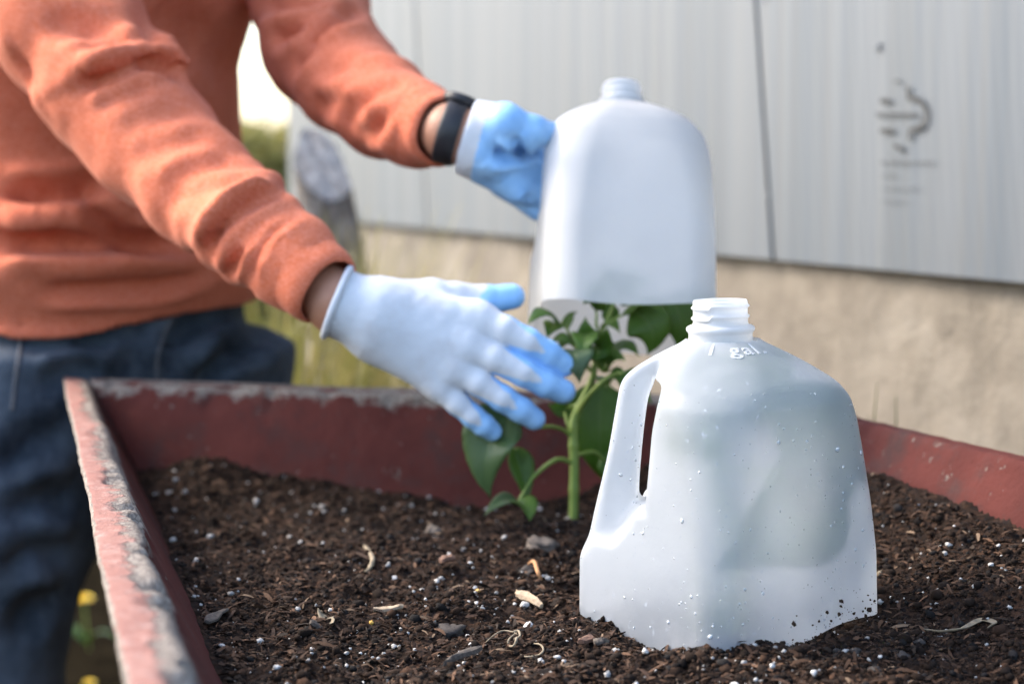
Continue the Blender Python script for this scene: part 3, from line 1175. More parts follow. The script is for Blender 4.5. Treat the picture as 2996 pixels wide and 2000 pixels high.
def c8(x, y): return (900 + x / 2.61, 1500 + y / 2.61)


chip('wood_chip', c8(500, 752), c8(730, 752), 0.0062, 0.004, M_TANCHIP, 'flat pale tan wood chip lying level on the open soil left of the front jug', 'wood chip')
chip('wood_chip', c8(1600, 660), c8(1785, 755), 0.0085, 0.006, M_TANCHIP, 'mottled tan wood chip tilting down to the right beside white perlite', 'wood chip', 0.3, 0.8)
chip('bark_sliver', c8(1325, 1065), c8(1040, 1205), 0.0075, 0.005, M_GREYBARK, 'long grey bark sliver lying aslant in the foreground soil', 'bark', 0.9)
chip('bark_chip', c8(1005, 405), c8(1130, 400), 0.0085, 0.006, M_REDBARK, 'blocky reddish brown bark chip in the middle of the bed', 'bark')
chip('bark_flake', (606, 1832), (664, 1788), 0.0085, 0.003, M_GREYBARK, 'thin grey bark flake standing up near the left planter board', 'bark', 0.3, 0.9)
chip('bark_chip', c8(0, 890), c8(115, 925), 0.007, 0.005, M_GREYBARK, 'short dark bark chip beside the crumpled dry leaf', 'bark', 0.4)
chip('bark_chip', c8(1935, 840), c8(2060, 836), 0.006, 0.004, M_REDBARK, 'thin reddish bark chip by the left foot of the front jug', 'bark', 0.4)
chip('bark_chip', c8(2085, 1035), c8(2165, 965), 0.010, 0.005, M_REDBARK, 'pointed brown bark chip in front of the front jug', 'bark', 0.9)
strand('straw', [c8(405, 235), c8(455, 275), c8(495, 350), c8(480, 410), c8(445, 450)], 0.0016, M_STRAW, 'curved pale straw bent like a bow in the middle of the soil', 'straw', [0.004, 0.003, 0.003, 0.002, 0.001])
strand('twig', [(2572, 1678), (2625, 1655), (2680, 1636), (2732, 1630)], 0.0024, M_STRAW, 'pale brown twig on the soil to the right of the front jug', 'twig', [.002] * 4)
strand('straw', [(2752, 1594), (2785, 1582), (2815, 1563)], 0.0018, M_STRAW, 'short blurred straw near the red side board', 'straw', [.001, .003, .004])
t_ = empty('root_tangle', tuple(soil_pt(*c8(1600, 950))), 'knotted thin pale root with a loose loop in the foreground soil', 'root')
strand('strand', [c8(1320, 1030), c8(1400, 950), c8(1480, 900), c8(1560, 905), c8(1600, 925)], 0.0004, M_STRAW, None, None, [.001, .003, .005, .005, .004], t_)
strand('strand', [c8(1600, 910), c8(1540, 960), c8(1535, 1010), c8(1575, 1010), c8(1600, 950), c8(1590, 1050), c8(1625, 1140)], 0.0006, M_STRAW, None, None, [.005, .004, .002, .003, .005, .003, .001], t_)
strand('strand', [c8(1595, 1060), c8(1660, 1095), c8(1760, 1085), c8(1800, 1045), c8(1770, 1000), c8(1670, 1000)], 0.0006, M_STRAW, None, None, [.002, .002, .002, .003, .003, .001], t_)
strand('strand', [c8(1565, 905), c8(1610, 900), c8(1620, 940), c8(1580, 960)], 0.0007, M_STRAW, None, None, [.006, .007, .005, .004], t_)
strand('curled_fibre', [c8(1690, 385), c8(1730, 372), c8(1755, 440), c8(1790, 525)], 0.0014, M_ORANGE, 'orange brown curled bark strip leaning on the dark clod', 'bark', [.006, .008, .007, .001])
clod(*c8(1680, 470), 33, M_CLOD, 'round dark clod with an orange bark strip leaning on it')
clod(*c8(1790, 260), 48, M_GREYCLOD, 'large pale grey brown lump of bark behind the dark clod', 'bark_lump', 'bark', 0.55)
clod(*c8(1075, 920), 50, M_CLOD, 'wide crumbly soil clod in the middle foreground', flat=0.5)
clod(*c8(2250, 1000), 24, M_GREYBARK, 'grey clod just in front of the front jug, left of its lowest corner')
clod(*c8(960, 150), 26, M_GREYCLOD, 'pale lump capped by a white perlite grain near the plant', 'bark_lump', 'bark', 0.6)
for px, py, r_, lb in ((2505, 1905, 15, 'upper left of the rounded dark clods right of the jug foot'), (2640, 1925, 22, 'biggest rounded dark clod between the jug foot and the curled dry leaf'),
                       (2560, 1965, 19, 'rounded dark clod at the bottom edge below the jug foot'), (2760, 1960, 20, 'rounded dark clod below the curled dry leaf'), (2448, 1905, 13, 'small dark clod touching the shadow under the jug foot'),
                       (2690, 1880, 16, 'dark clod just left of the curled dry leaf')):
    clod(px, py, r_, M_CLOD, lb)
for (x, y), lb in ((c8(300, 530), 'yellow fertiliser pellet farthest back in the open soil'), (c8(487, 838), 'bright yellow fertiliser pellet below the flat tan chip'), (c8(1300, 597), 'small yellow pellet left of the mottled tan chip'), (c8(680, 1055), 'yellow pellet among perlite near the bottom edge')):
    clod(x, y, 6.5, M_YELLOW, lb, 'fertiliser_pellet', 'pellet', 1.0)


def ribbon(name, pix, wd, mat, label, cat, lifts, curl=0.4):
    c = bez([soil_pt(x, y, l) for (x, y), l in zip(pix, lifts)], 8 * len(pix))
    V, F = [], []
    T = np.gradient(c, axis=0); T /= np.linalg.norm(T, axis=1, keepdims=True)
    n = len(c)
    for i in range(n):
        t = i / (n - 1)
        s_ = np.cross(T[i], [0, 0, 1.0]); s_ /= np.linalg.norm(s_); u_ = np.cross(s_, T[i])
        ww = wd * (math.sin(math.pi * (0.06 + 0.90 * t)) ** 0.7)
        an = curl * math.sin(4 * t + 1)
        s2 = s_ * math.cos(an) + u_ * math.sin(an)
        for q in (-1, -.4, .4, 1):
            V.append(c[i] + s2 * q * ww + u_ * (abs(q) ** 2 * ww * 0.5))
    for i in range(n - 1):
        for j in range(3): F.append((i * 4 + j, i * 4 + j + 1, i * 4 + 5 + j, i * 4 + 4 + j))
    o = mesh(name, V, F, mat)
    md = o.modifiers.new('thick', 'SOLIDIFY'); md.thickness = 0.0004
    return tag(o, label, cat)


ribbon('dry_leaf', [(2706, 1840), (2760, 1848), (2820, 1838), (2870, 1815), (2908, 1822), (2890, 1838)], 0.0024, M_STRAW, 'curled pale dry leaf on the soil at the right', 'dry leaf', [.003, .003, .004, .009, .008, .003])
ribbon('dry_leaf', [c8(95, 740), c8(120, 790), c8(160, 830), c8(200, 830)], 0.0045, M_STRAW, 'crumpled brown dry leaf near the left part of the soil', 'dry leaf', [.003, .002, .002, .003], 0.8)

# ================================================================== milk jugs
MM = 0.001
_t = np.arange(0, 300, 0.5)


def _tab(pts, sm=5):
    q = np.array(pts, dtype=float)
    y = np.interp(_t, q[:, 0], q[:, 1])
    k = np.exp(-0.5 * (np.arange(-30, 31) / (sm * 2.0)) ** 2); k /= k.sum()
    return np.convolve(np.pad(y, 30, mode='edge'), k, 'valid')


S_TAB = _tab([(0, 18), (22, 20.5), (25, 22.5), (31, 34.5), (40, 49), (52, 63), (62, 69), (75, 70.3), (99, 70.8), (130, 72.6), (160, 73.6), (260, 74.2)], 2.5)
R_TAB = _tab([(0, 18), (22, 20.5), (31, 33), (40, 41), (52, 41), (62, 42), (75, 37), (99, 29), (130, 24), (160, 20), (260, 19)], 4)
XO_TAB = _tab([(0, -40), (27, -40), (44, -62), (52, -64), (99, -73), (150, -86), (156, -89), (165, -96), (260, -100)], 3)
UC_TAB = _tab([(0, -33), (36, -36), (77, -45), (123, -50), (260, -54)], 3)
IN_TAB = _tab([(0, -40), (52, -42.5), (60, -46.5), (70, -48.5), (84, -50.5), (107, -53), (120, -54), (260, -56)], 3)


S2_TAB = _tab([(0, 18), (22, 20.5), (25, 23), (29, 32), (34, 42), (41, 53), (51, 64), (62, 69.5), (75, 72), (99, 73), (160, 74), (260, 74.5)], 2.5)
R2_TAB = _tab([(0, 18), (22, 20.5), (31, 36), (41, 46), (55, 50), (75, 44), (100, 36), (160, 30), (260, 28)], 4)


def jug_sdf(P, S_TAB=S_TAB, R_TAB=R_TAB):
    x = P[:, 0] * 1000 - 1.0; y = P[:, 1] * 1000; t = -P[:, 2] * 1000
    s = np.interp(t, _t, S_TAB); r = np.minimum(np.interp(t, _t, R_TAB), s)
    a = (x + y) * 0.70711; b = (x - y) * 0.70711
    # gently bulged panels
    qa, qb = np.abs(a) - s + r, np.abs(b) - s + r
    d = np.sqrt(np.maximum(qa, 0) ** 2 + np.maximum(qb, 0) ** 2) + np.minimum(np.maximum(qa, qb), 0) - r
    # shallow panel frame on the two front faces
    xx = x + 1.0
    d = smax(d, np.interp(t, _t, XO_TAB) - xx, 11.0)
    ay = np.abs(y)
    U = np.interp(t, _t, UC_TAB) + np.clip(38 - ay, -6, 26) * 0.12 - 2.0
    hw = 10.5 + 3 * sstep(120, 150, t)
    pocket = smax(smax(xx - U, hw - ay, 6.0), smax(t - 150 + 20 * sstep(-70, -48, xx), 30 - t, 9.0), 8.0)
    d = smax(d, -pocket, 6.0)
    hole = smax(smax(np.interp(t, _t, IN_TAB) - xx, xx - (np.interp(t, _t, UC_TAB) + 5), 2.0), smax(t - 128, 48 - t, 4.0), 5.0)
    d = smax(d, -hole, 4.5)
    return d * MM * 0.8


JV, JQ = sdf_mesh(jug_sdf, (-0.105, -0.105, -0.262), (0.112, 0.105, -0.020), 0.0016, near=1.9, newton=2)
J2V, J2Q = sdf_mesh(lambda P: jug_sdf(P, S2_TAB, R2_TAB), (-0.105, -0.105, -0.262), (0.112, 0.105, -0.020), 0.0018, near=1.9, newton=2)


def cut_jug(cut, JV=JV, JQ=JQ):
    """cut(x,y) -> length of jug left below the rim (m). Open neck at the top."""
    V = JV.copy()
    c = -V[:, 2] - cut(V[:, 0], V[:, 1])
    top = (V[:, 2] > -0.0245)
    keep = ~((c[JQ] > 0).all(1) | top[JQ].any(1))
    Q = JQ[keep]
    out = c > 0
    V[out, 2] = -cut(V[out, 0], V[out, 1])
    used = np.unique(Q); rm = np.full(len(V), -1); rm[used] = np.arange(len(used))
    return V[used], rm[Q]


def m_hdpe(name, fog, trans=0.55, c1=(0.66, 0.725, 0.81), c2=(0.74, 0.785, 0.84)):
    t = NT(name); v = t.coord()
    n1 = t.noise(v, 22, 4, 0.6); n2 = t.noise(v, 320, 3, 0.7)
    col_ = t.mix(t.ramp(n1, [(0.3, 0), (0.7, 1)]), c1, c2)
    # dried water marks and dirt freckles near the foot
    sp = t.math('MAXIMUM', t.ramp(t.noise(v, 210, 3, 0.6), [(0.66, 0), (0.70, 1)]), t.math('MULTIPLY', t.ramp(t.noise(v, 120, 6, 0.85), [(0.56, 0), (0.66, 1)]), t.ramp(t.noise(v, 16, 2), [(0.60, 0), (0.66, 1)])))
    nb = t.bump(t.noise(v, 60, 3), 0.10, 0.004, t.bump(n2, 0.10, 0.0006))
    df = t.n('ShaderNodeBsdfDiffuse'); t.l(col_, df.inputs[0]); t.l(nb, df.inputs['Normal'])
    tl = t.n('ShaderNodeBsdfTranslucent'); t.l(t.mix(0.5, col_, (0.86, 0.90, 0.94)), tl.inputs[0]); t.l(nb, tl.inputs['Normal'])
    rf = t.n('ShaderNodeBsdfRefraction'); rf.inputs['Roughness'].default_value = 0.62; rf.inputs['IOR'].default_value = 1.20
    rf.inputs[0].default_value = (0.93, 0.95, 0.97, 1)
    gl = t.n('ShaderNodeBsdfGlossy'); gl.inputs['Roughness'].default_value = 0.30; t.l(nb, gl.inputs['Normal'])
    m1 = t.n('ShaderNodeMixShader'); m1.inputs[0].default_value = trans
    t.l(df.outputs[0], m1.inputs[1]); t.l(tl.outputs[0], m1.inputs[2])
    m2 = t.n('ShaderNodeMixShader')
    t.l(t.math('MULTIPLY', t.ramp(n1, [(0.35, 1.0), (0.7, 0.72)]), t.math('MULTIPLY', fog, t.math('SUBTRACT', 1.0, t.math('MULTIPLY', sp, .85)))), m2.inputs[0])
    t.l(m1.outputs[0], m2.inputs[1]); t.l(rf.outputs[0], m2.inputs[2])
    fr = t.n('ShaderNodeFresnel'); fr.inputs[0].default_value = 1.40; t.l(nb, fr.inputs['Normal'])
    lw = t.n('ShaderNodeLayerWeight'); lw.inputs[0].default_value = 0.25
    m3 = t.n('ShaderNodeMixShader'); t.l(t.math('MULTIPLY', lw.outputs['Fresnel'], 0.45), m3.inputs[0])
    t.l(m2.outputs[0], m3.inputs[1]); t.l(gl.outputs[0], m3.inputs[2])
    return t.done(m3)


M_JUG = m_hdpe('milky_plastic', 0.47)
M_JUGFAR = m_hdpe('milky_plastic_lit', 0.34, 0.50, (0.90, 0.90, 0.90), (0.94, 0.93, 0.91))  # held jug's plastic painted whiter, its lit glow put into the colour
M_JUGNECK = m_hdpe('milky_plastic_thick', 0.10, 0.55, (0.78, 0.80, 0.82), (0.84, 0.85, 0.86))


def neck(parent):
    prof = [(20.3, 27.0), (20.4, 24.0), (20.3, 21.5), (20.8, 20.4), (21.7, 19.3), (21.9, 18.0), (21.3, 16.9), (19.8, 16.1), (18.0, 15.6), (17.5, 14.4), (17.4, 13.0)]
    th1 = [(17.5, 12.2), (18.3, 11.5), (18.7, 10.9), (18.3, 10.2), (17.4, 9.4), (17.3, 7.0)]
    th2 = [(17.5, 5.4), (18.4, 4.8), (18.7, 4.3), (18.2, 3.6), (17.4, 2.8)]
    tail = [(17.35, 1.4), (17.2, 0.6), (16.8, 0.0), (16.2, 0.1), (16.0, 0.8), (16.0, 8.0), (16.1, 15.0), (18.0, 18.0), (18.6, 22.0), (18.8, 26.5)]
    seg = 72
    full = prof + th1 + th2 + tail
    hel0 = len(prof); hel1 = hel0 + len(th1) + len(th2)
    V, F = [], []
    for i, (r, t) in enumerate(full):
        for s in range(seg):
            a = 2 * math.pi * s / seg
            tt = t + (1.0 * (((s / seg) + 0.3) % 1.0 - 0.5) * 2.2 if hel0 <= i < hel1 else 0)
            V.append((r * MM * math.cos(a), r * MM * math.sin(a), -tt * MM))
    for i in range(len(full) - 1):
        for s in range(seg):
            s2 = (s + 1) % seg
            F.append((i * seg + s, i * seg + s2, (i + 1) * seg + s2, (i + 1) * seg + s))
    return mesh('neck', V, F, M_JUGNECK, parent, local=True)


def jug(mat4, cut, label, mat=None):
    root = empty('milk_jug', mat4.translation, label, 'jug', 'cut off milk jugs used as plant covers')
    root.matrix_basis = mat4
    V, Q = cut_jug(cut, *((J2V, J2Q) if mat else (JV, JQ)))
    b = mesh('body', V, Q, mat or M_JUG, root, local=True)
    neck(root)
    return root, b


def basis(p, xdir, zdir):
    z = Vector(zdir).normalized(); x = Vector(xdir); x = (x - z * x.dot(z)).normalized(); y = z.cross(x)
    M = Matrix((x, y, z)).transposed().to_4x4(); M.translation = Vector(p)
    return M


# front jug: handle to the left, turned slightly away
JD = 1.213
rim = at(2107, 877, JD)
yaw = R(-9)
front_m = basis(rim, (math.cos(yaw), math.sin(yaw), 0), (-0.022, 0.0, 1.0))


def cut_front(x, y):
    X = np.asarray(x); Y_ = np.asarray(y)
    # scissor-cut foot: one long edge dips at the front and rises to the right
    return 0.214 + 0.004 * np.sin(X * 60 + 1) - 0.016 * sstep(0.02, 0.10, X) * sstep(-0.10, -0.0, Y_ + 0.05) + 0.003 * sstep(0, -0.06, Y_)


JUG1, body1 = jug(front_m, cut_front, 'translucent cut-off plastic jug with side handle standing in the soil at the front right')

# raised lettering on the shoulder
tc = bpy.data.curves.new('lettering', 'FONT'); tc.body = '1 gal.'; tc.size = 0.0122; tc.extrude = 0.00015; tc.bevel_depth = 0.00016
tc.space_character = 1.18
to = bpy.data.objects.new('tmp_text', tc); col.objects.link(to)
bpy.context.view_layer.update()
tm = bpy.data.meshes.new_from_object(to.evaluated_get(bpy.context.evaluated_depsgraph_get()))
bpy.data.objects.remove(to)
tv = np.array([v.co[:] for v in tm.vertices]); tf = [tuple(p.vertices) for p in tm.polygons]
bpy.data.meshes.remove(tm)
cxm = (tv[:, 0].min() + tv[:, 0].max()) / 2
ang0 = R(-90 + 9 + 14)
ang = ang0 + (tv[:, 0] - cxm) / 0.0250
tt = 0.0318 - tv[:, 1] * 0.64            # depth below rim of each point
dirs = np.stack([np.cos(ang), np.sin(ang)], 1)
rad = np.full(len(tv), 0.02)
rs = np.linspace(0.015, 0.06, 91)
for i in range(len(tv)):
    Pq = np.stack([dirs[i, 0] * rs, dirs[i, 1] * rs, np.full(91, -tt[i])], 1).astype(np.float32)
    dd = jug_sdf(Pq)
    j = np.argmax(dd > 0)
    rad[i] = rs[j - 1] + (rs[j] - rs[j - 1]) * (-dd[j - 1]) / (dd[j] - dd[j - 1] + 1e-12)
nz = tv[:, 2] + 0.00018
LV = np.stack([dirs[:, 0] * (rad + nz * .6), dirs[:, 1] * (rad + nz * .6), -tt + nz * .8], 1)
mesh('lettering', LV, tf, M_JUGNECK, body1, smooth=False, local=True)


# condensation drops on the inside and dirt stuck on the foot
def on_jug(n, cond, inward):
    """random points on the jug wall with normals"""
    V, Q = cut_jug(cut_front)
    N = vnormals(V, Q)
    idx = rng.integers(0, len(V), n * 200)
    idx = idx[cond(V[idx], N[idx])][:n]
    return V[idx] + rng.normal(0, .0004, (len(idx), 3)) * 0, N[idx]


def m_water():
    t = NT('water_drops')
    g = t.bsdf((0.80, 0.84, 0.87), 0.06); g.inputs['Transmission Weight'].default_value = 0.45; g.inputs['IOR'].default_value = 1.45
    return t.done(g)


M_WATER = m_water()
V0, N0 = on_jug(330, lambda v, n: (n[:, 1] < -0.15) & (v[:, 2] < -0.05) & (rng.random(len(v)) < 0.35 + 2.5 * np.maximum(noise3(v, 30, 4), 0)), True)
rr = np.clip(rng.lognormal(math.log(0.00055), 0.5, len(V0)), 0.00025, 0.0017)
V, F, m = lumps(np.zeros((len(V0), 3)), rr, 1, 0.15, 1.0)
V = V.reshape(len(V0), m, 3)
nn = (V * N0[:, None]).sum(-1, keepdims=True)
V = V - nn * N0[:, None] * 0.5 + V0[:, None] + N0[:, None] * (rr * 0.1)[:, None, None]
o = mesh('water_drops', V.reshape(-1, 3), F, M_WATER, body1, local=True); tag(o, kind='stuff')
V0, N0 = on_jug(150, lambda v, n: (n[:, 1] < -0.1) & (v[:, 0] > -0.01) & (-v[:, 2] > cut_front(v[:, 0], v[:, 1]) - 0.006 - 0.016 * rng.random(len(v)) ** 2), False)
rr = np.clip(rng.lognormal(math.log(0.00045), 0.7, len(V0)), 0.0002, 0.0024)
V, F, m = lumps(V0 + N0 * 0.0002, rr, 1, 0.5, 0.9)
o = mesh('dirt_specks', V, F, M_CRUMB, body1, smooth=False, local=True); tag(o, kind='stuff')
set_col(o, 'tint', np.tile(np.array([[0.05, 0.03, 0.02]]), (len(V), 1)))

# jug held over the plant, neck tipped away from the camera
held_p = at(1819, 253, 1.715)
tilt = R(24)
zh = Vector((0.03, math.sin(tilt), math.cos(tilt)))
hy = R(-128)           # handle towards the far left
held_m = basis(held_p, (-math.cos(R(-45 + 6)), math.sin(R(45 - 6)) * -1 * -1, 0) if False else (0.758, -0.652, 0), zh)
held_m = held_m @ Matrix.Scale(0.985, 4)
JUG2, body2 = jug(held_m, lambda x, y: 0.232 + 0.004 * np.sin(np.asarray(x) * 40) + 0 * np.asarray(y), 'milky cut-off jug held in the air over the pepper plant by the left glove', M_JUGFAR)

# ================================================================== pepper plants
def m_leaf(name, c1, c2, gloss=0.42):
    t = NT(name); v = t.coord('UV')
    sx = t.n('ShaderNodeSeparateXYZ'); t.l(v, sx.inputs[0])
    u, vv = sx.outputs[0], sx.outputs[1]
    au = t.math('ABSOLUTE', t.math('SUBTRACT', u, 0.5))
    vein = t.math('SUBTRACT', t.math('MULTIPLY', vv, 9.0), t.math('MULTIPLY', au, 6.0))
    fr = t.math('ABSOLUTE', t.math('SUBTRACT', t.math('FRACT', vein), 0.5))
    side = t.ramp(fr, [(0.0, 1), (0.07, 0)])
    midr = t.ramp(au, [(0.012, 1), (0.035, 0)])
    vm = t.math('MAXIMUM', t.math('MULTIPLY', side, 0.5), midr)
    ob = t.coord('Object')
    c = t.mix(t.ramp(t.noise(ob, 45, 4), [(0.3, 0), (0.7, 1)]), c1, c2)
    rnd = t.n('ShaderNodeObjectInfo').outputs['Random']
    c = t.mix(t.math('MULTIPLY', rnd, .6), c, t.mix(0.5, c, (0.13, 0.21, 0.02)))
    c = t.mix(t.math('MULTIPLY', vm, 0.55), c, (0.16, 0.24, 0.07))
    h = t.math('SUBTRACT', t.math('MULTIPLY', t.noise(ob, 130, 3), 0.5), t.math('MULTIPLY', vm, 0.8))
    nb = t.bump(h, 0.5, 0.0012)
    b = t.bsdf(c, gloss, nb)
    tr = t.n('ShaderNodeBsdfTranslucent'); t.l(t.mix(0.5, c, (0.20, 0.34, 0.02)), tr.inputs[0])
    mx = t.n('ShaderNodeMixShader'); mx.inputs[0].default_value = 0.45
    t.l(b.outputs[0], mx.inputs[1]); t.l(tr.outputs[0], mx.inputs[2])
    return t.done(mx)


M_LEAF = m_leaf('pepper_leaf', (0.058, 0.140, 0.016), (0.100, 0.205, 0.028))
M_LEAFPALE = m_leaf('pepper_leaf_sheen', (0.075, 0.13, 0.065), (0.11, 0.17, 0.085), 0.36)
M_STEM = m_simple('green_stem', (0.14, 0.23, 0.035), (0.24, 0.31, 0.07), 60, 0.5, 0.15)


def leaf(parent, base, tip, width, bulge=(0, 0, 0), face=(0, -1, 0.3), fold=0.25, mat=None, name='leaf', wav=0.10):
    """blade along a bowed midrib; face = which way the upper side looks"""
    base, tip = np.asarray(base, float), np.asarray(tip, float)
    n, mcols = 20, 9
    ctr = (base + tip) / 2 + np.asarray(bulge, float)
    ts = np.linspace(0, 1, n)
    C = ((1 - ts) ** 2)[:, None] * base + (2 * ts * (1 - ts))[:, None] * (2 * ctr - (base + tip) / 2) + (ts ** 2)[:, None] * tip
    T = np.gradient(C, axis=0); T /= np.linalg.norm(T, axis=1, keepdims=True)
    f = np.asarray(face, float); f /= np.linalg.norm(f)
    ph = rng.uniform(0, 6)
    V, UV = [], []
    for i, t in enumerate(ts):
        s_ = np.cross(T[i], f); s_ /= np.linalg.norm(s_) + 1e-9
        u_ = np.cross(s_, T[i])
        wprof = (math.sin(math.pi * min(1, (0.02 + 0.98 * t) ** 0.64)) ** 1.08) * (1 - 0.22 * t) * 1.16
        if t > 0.86: wprof *= 0.75 + 0.25 * (1 - t) / 0.14
        hw = width / 2 * max(wprof, 0.012)
        for j in range(mcols):
            q = (j / (mcols - 1) - 0.5) * 2
            lift = fold * abs(q) * hw - 0.10 * hw * q * q + wav * hw * abs(q) ** 2 * math.sin(9 * t + ph + (1.5 if q > 0 else 0))
            lift -= 0.05 * hw * math.cos(9 * 2 * math.pi * (t - abs(q) * .12)) * abs(q)
            V.append(C[i] + s_ * q * hw * (1 - 0.08 * fold) + u_ * lift)
            UV.append((j / (mcols - 1), t))
    F = [(i * mcols + j, i * mcols + j + 1, (i + 1) * mcols + j + 1, (i + 1) * mcols + j) for i in range(n - 1) for j in range(mcols - 1)]
    o = mesh(name, V, F, mat or M_LEAF, parent)
    li = np.zeros(len(o.data.loops), dtype=np.int32); o.data.loops.foreach_get('vertex_index', li)
    uvl = o.data.uv_layers.new(name='UVMap'); uvl.data.foreach_set('uv', np.array(UV, dtype=np.float32)[li].ravel())
    md = o.modifiers.new('thick', 'SOLIDIFY'); md.thickness = 0.00035; md.offset = 0
    return o


def stalk(parent, pts, r0, r1, name='petiole'):
    r0, r1 = r0 * .68, r1 * .72
    c = bez(pts, 8 * len(pts))
    V, F = tube(c, np.linspace(r0, r1, len(c)) * (1 + 0.06 * np.sin(np.arange(len(c)) * 1.7)), 10)
    return mesh(name, V, F, M_STEM, parent)


def c7(x, y): return (1350 + x / 2.119, 820 + y / 2.119)


def p7(x, y, Y): return at(*c7(x, y), Y)


YP = 1.60
plant = empty('pepper_plant', tuple(p7(690, 1500, YP)), 'leafy green pepper plant under the raised jug', 'plant')
stem_pts = [p7(692, 1540, YP), p7(697, 1350, YP), p7(700, 1150, YP), p7(695, 1000, YP), p7(700, 860, YP), p7(770, 710, YP), p7(815, 600, YP), p7(830, 500, YP), p7(865, 330, YP + .01), p7(925, 200, YP + .02), p7(955, 90, YP + .03)]
c = bez(stem_pts, 100)
tt = np.linspace(0, 1, len(c))
rad = np.interp(tt, [0, .35, .5, .7, 1], [.0039, .0039, .0034, .0024, .0016])
for q in (0.13, 0.285, 0.37): rad = rad * (1 + 0.16 * np.exp(-((tt - q) / 0.012) ** 2))
V, F = tube(c, rad, 14)
mesh('stem', V, F, M_STEM, plant)
S = lambda *a, **k: stalk(plant, *a, **k)
S([p7(690, 975, YP), p7(640, 930, YP - .005), p7(560, 905, YP - .02), p7(470, 905, YP - .03), p7(330, 850, YP - .04)], .0026, .0018)
S([p7(690, 1130, YP), p7(600, 1108, YP - .01), p7(510, 1160, YP - .02), p7(430, 1240, YP - .03), p7(350, 1380, YP - .04)], .0029, .002)
S([p7(705, 1085, YP), p7(760, 1070, YP + .01), p7(830, 1065, YP + .02), p7(890, 1120, YP + .03)], .0026, .0018)
S([p7(705, 840, YP), p7(770, 740, YP - .01), p7(850, 650, YP - .02), p7(925, 590, YP - .02), p7(1010, 568, YP - .03)], .003, .0021)
S([p7(740, 760, YP), p7(690, 780, YP + .01), p7(650, 800, YP + .02)], .002, .0014)
S([p7(700, 400, YP), p7(668, 330, YP - .01), p7(640, 280, YP - .01), p7(600, 262, YP - .02)], .0022, .0013)
S([p7(800, 560, YP), p7(740, 470, YP - .005), p7(690, 380, YP)], .0026, .0020)
S([p7(835, 480, YP), p7(850, 420, YP + .01), p7(880, 300, YP), p7(940, 245, YP), p7(1010, 210, YP + .005)], .0025, .0014)
S([p7(835, 290, YP), p7(838, 210, YP), p7(830, 160, YP)], .0018, .0012)
S([p7(865, 330, YP + .01), p7(845, 300, YP), p7(832, 240, YP)], .0018, .0014)
S([p7(672, 940, YP), p7(655, 880, YP), p7(640, 820, YP + .01)], .0018, .0014)
LF = lambda a, b, Ya, Yb, wpx, **k: leaf(plant, p7(*a, Ya), p7(*b, Yb), 1.24 * wpx / 2.119 / FPX * YP, **k)
LF((318, 800), (183, 1352), YP - .04, YP - .055, 275, bulge=(-.012, -.008, .004), face=(-.35, -1, .15), fold=.35, mat=M_LEAFPALE, wav=.16)
LF((320, 1040), (395, 1400), YP - .02, YP - .035, 130, bulge=(.003, 0, 0), face=(.5, -1, .0), fold=.5)
LF((350, 1380), (140, 1462), YP - .04, YP - .06, 95, bulge=(0, 0, .007), face=(.1, -.5, 1), fold=.3, mat=M_LEAFPALE)
LF((350, 1370), (425, 1490), YP - .04, YP - .07, 130, bulge=(.002, -.002, .003), face=(.4, -1, .3), fold=.5)
LF((870, 640), (890, 1260), YP + .05, YP + .05, 330, bulge=(-.004, -.01, 0), face=(.1, -1, .1), fold=.15)
LF((930, 1060), (985, 1330), YP + .03, YP + .03, 160, face=(-.2, -1, .1))
LF((1010, 568), (1180, 760), YP - .03, YP - .03, 150, face=(.2, -.8, .5))
LF((668, 800), (535, 765), YP + .02, YP + .01, 95, bulge=(0, 0, -.002), face=(0, -.9, .5))
LF((690, 430), (735, 640), YP - .045, YP - .06, 170, bulge=(0, -.008, .006), face=(.1, -1, .5), mat=M_LEAFPALE)
LF((845, 480), (770, 225), YP + .01, YP - .02, 165, bulge=(-.004, -.012, 0), face=(-.1, -.8, .6), fold=.35)
LF((790, 470), (905, 290), YP - .01, YP - .04, 120, bulge=(.003, -.008, 0), face=(.3, -.8, .5), fold=.4)
LF((780, 330), (740, 480), YP - .03, YP - .05, 130, bulge=(0, -.006, .004), face=(-.2, -1, .3), fold=.4)
LF((610, 262), (405, 285), YP - .02, YP - .05, 120, bulge=(0, 0, .012), face=(-.1, -.55, .9), fold=-.2)
LF((590, 270), (530, 360), YP - .01, YP - .03, 100, bulge=(0, -.004, .004), face=(-.2, -1, .3))
LF((660, 300), (722, 195), YP, YP + .02, 60, bulge=(-.003, 0, .003), face=(-.4, -.7, .3))
LF((560, 390), (700, 420), YP - .03, YP - .04, 80, bulge=(0, 0, .006), face=(0, -.5, 1))
LF((830, 180), (905, 95), YP, YP - .01, 95, bulge=(0, 0, .003), face=(.1, -.9, .5))
LF((835, 175), (755, 150), YP, YP - .02, 80, bulge=(0, 0, .004), face=(-.1, -.8, .6))
LF((835, 130), (800, 20), YP + .01, YP + .02, 120, face=(-.2, -.8, .4))
LF((1000, 208), (1295, 238), YP + .005, YP - .02, 110, bulge=(0, 0, .014), face=(0, -.45, 1), fold=-.15)
LF((1060, 180), (1150, 462), YP + .01, YP + .01, 235, bulge=(.010, -.006, .002), face=(.2, -1, .1), fold=.12)
LF((1300, 110), (1330, 420), YP + .03, YP + .03, 250, bulge=(.006, -.006, 0), face=(-.1, -1, .1), fold=.12)
LF((930, 455), (1105, 475), YP + .02, YP, 105, bulge=(0, 0, .010), face=(0, -.6, .8), fold=-.1)
LF((860, 560), (1020, 500), YP - .01, YP - .03, 105, bulge=(0, 0, .007), face=(.1, -.8, .6), fold=.2)
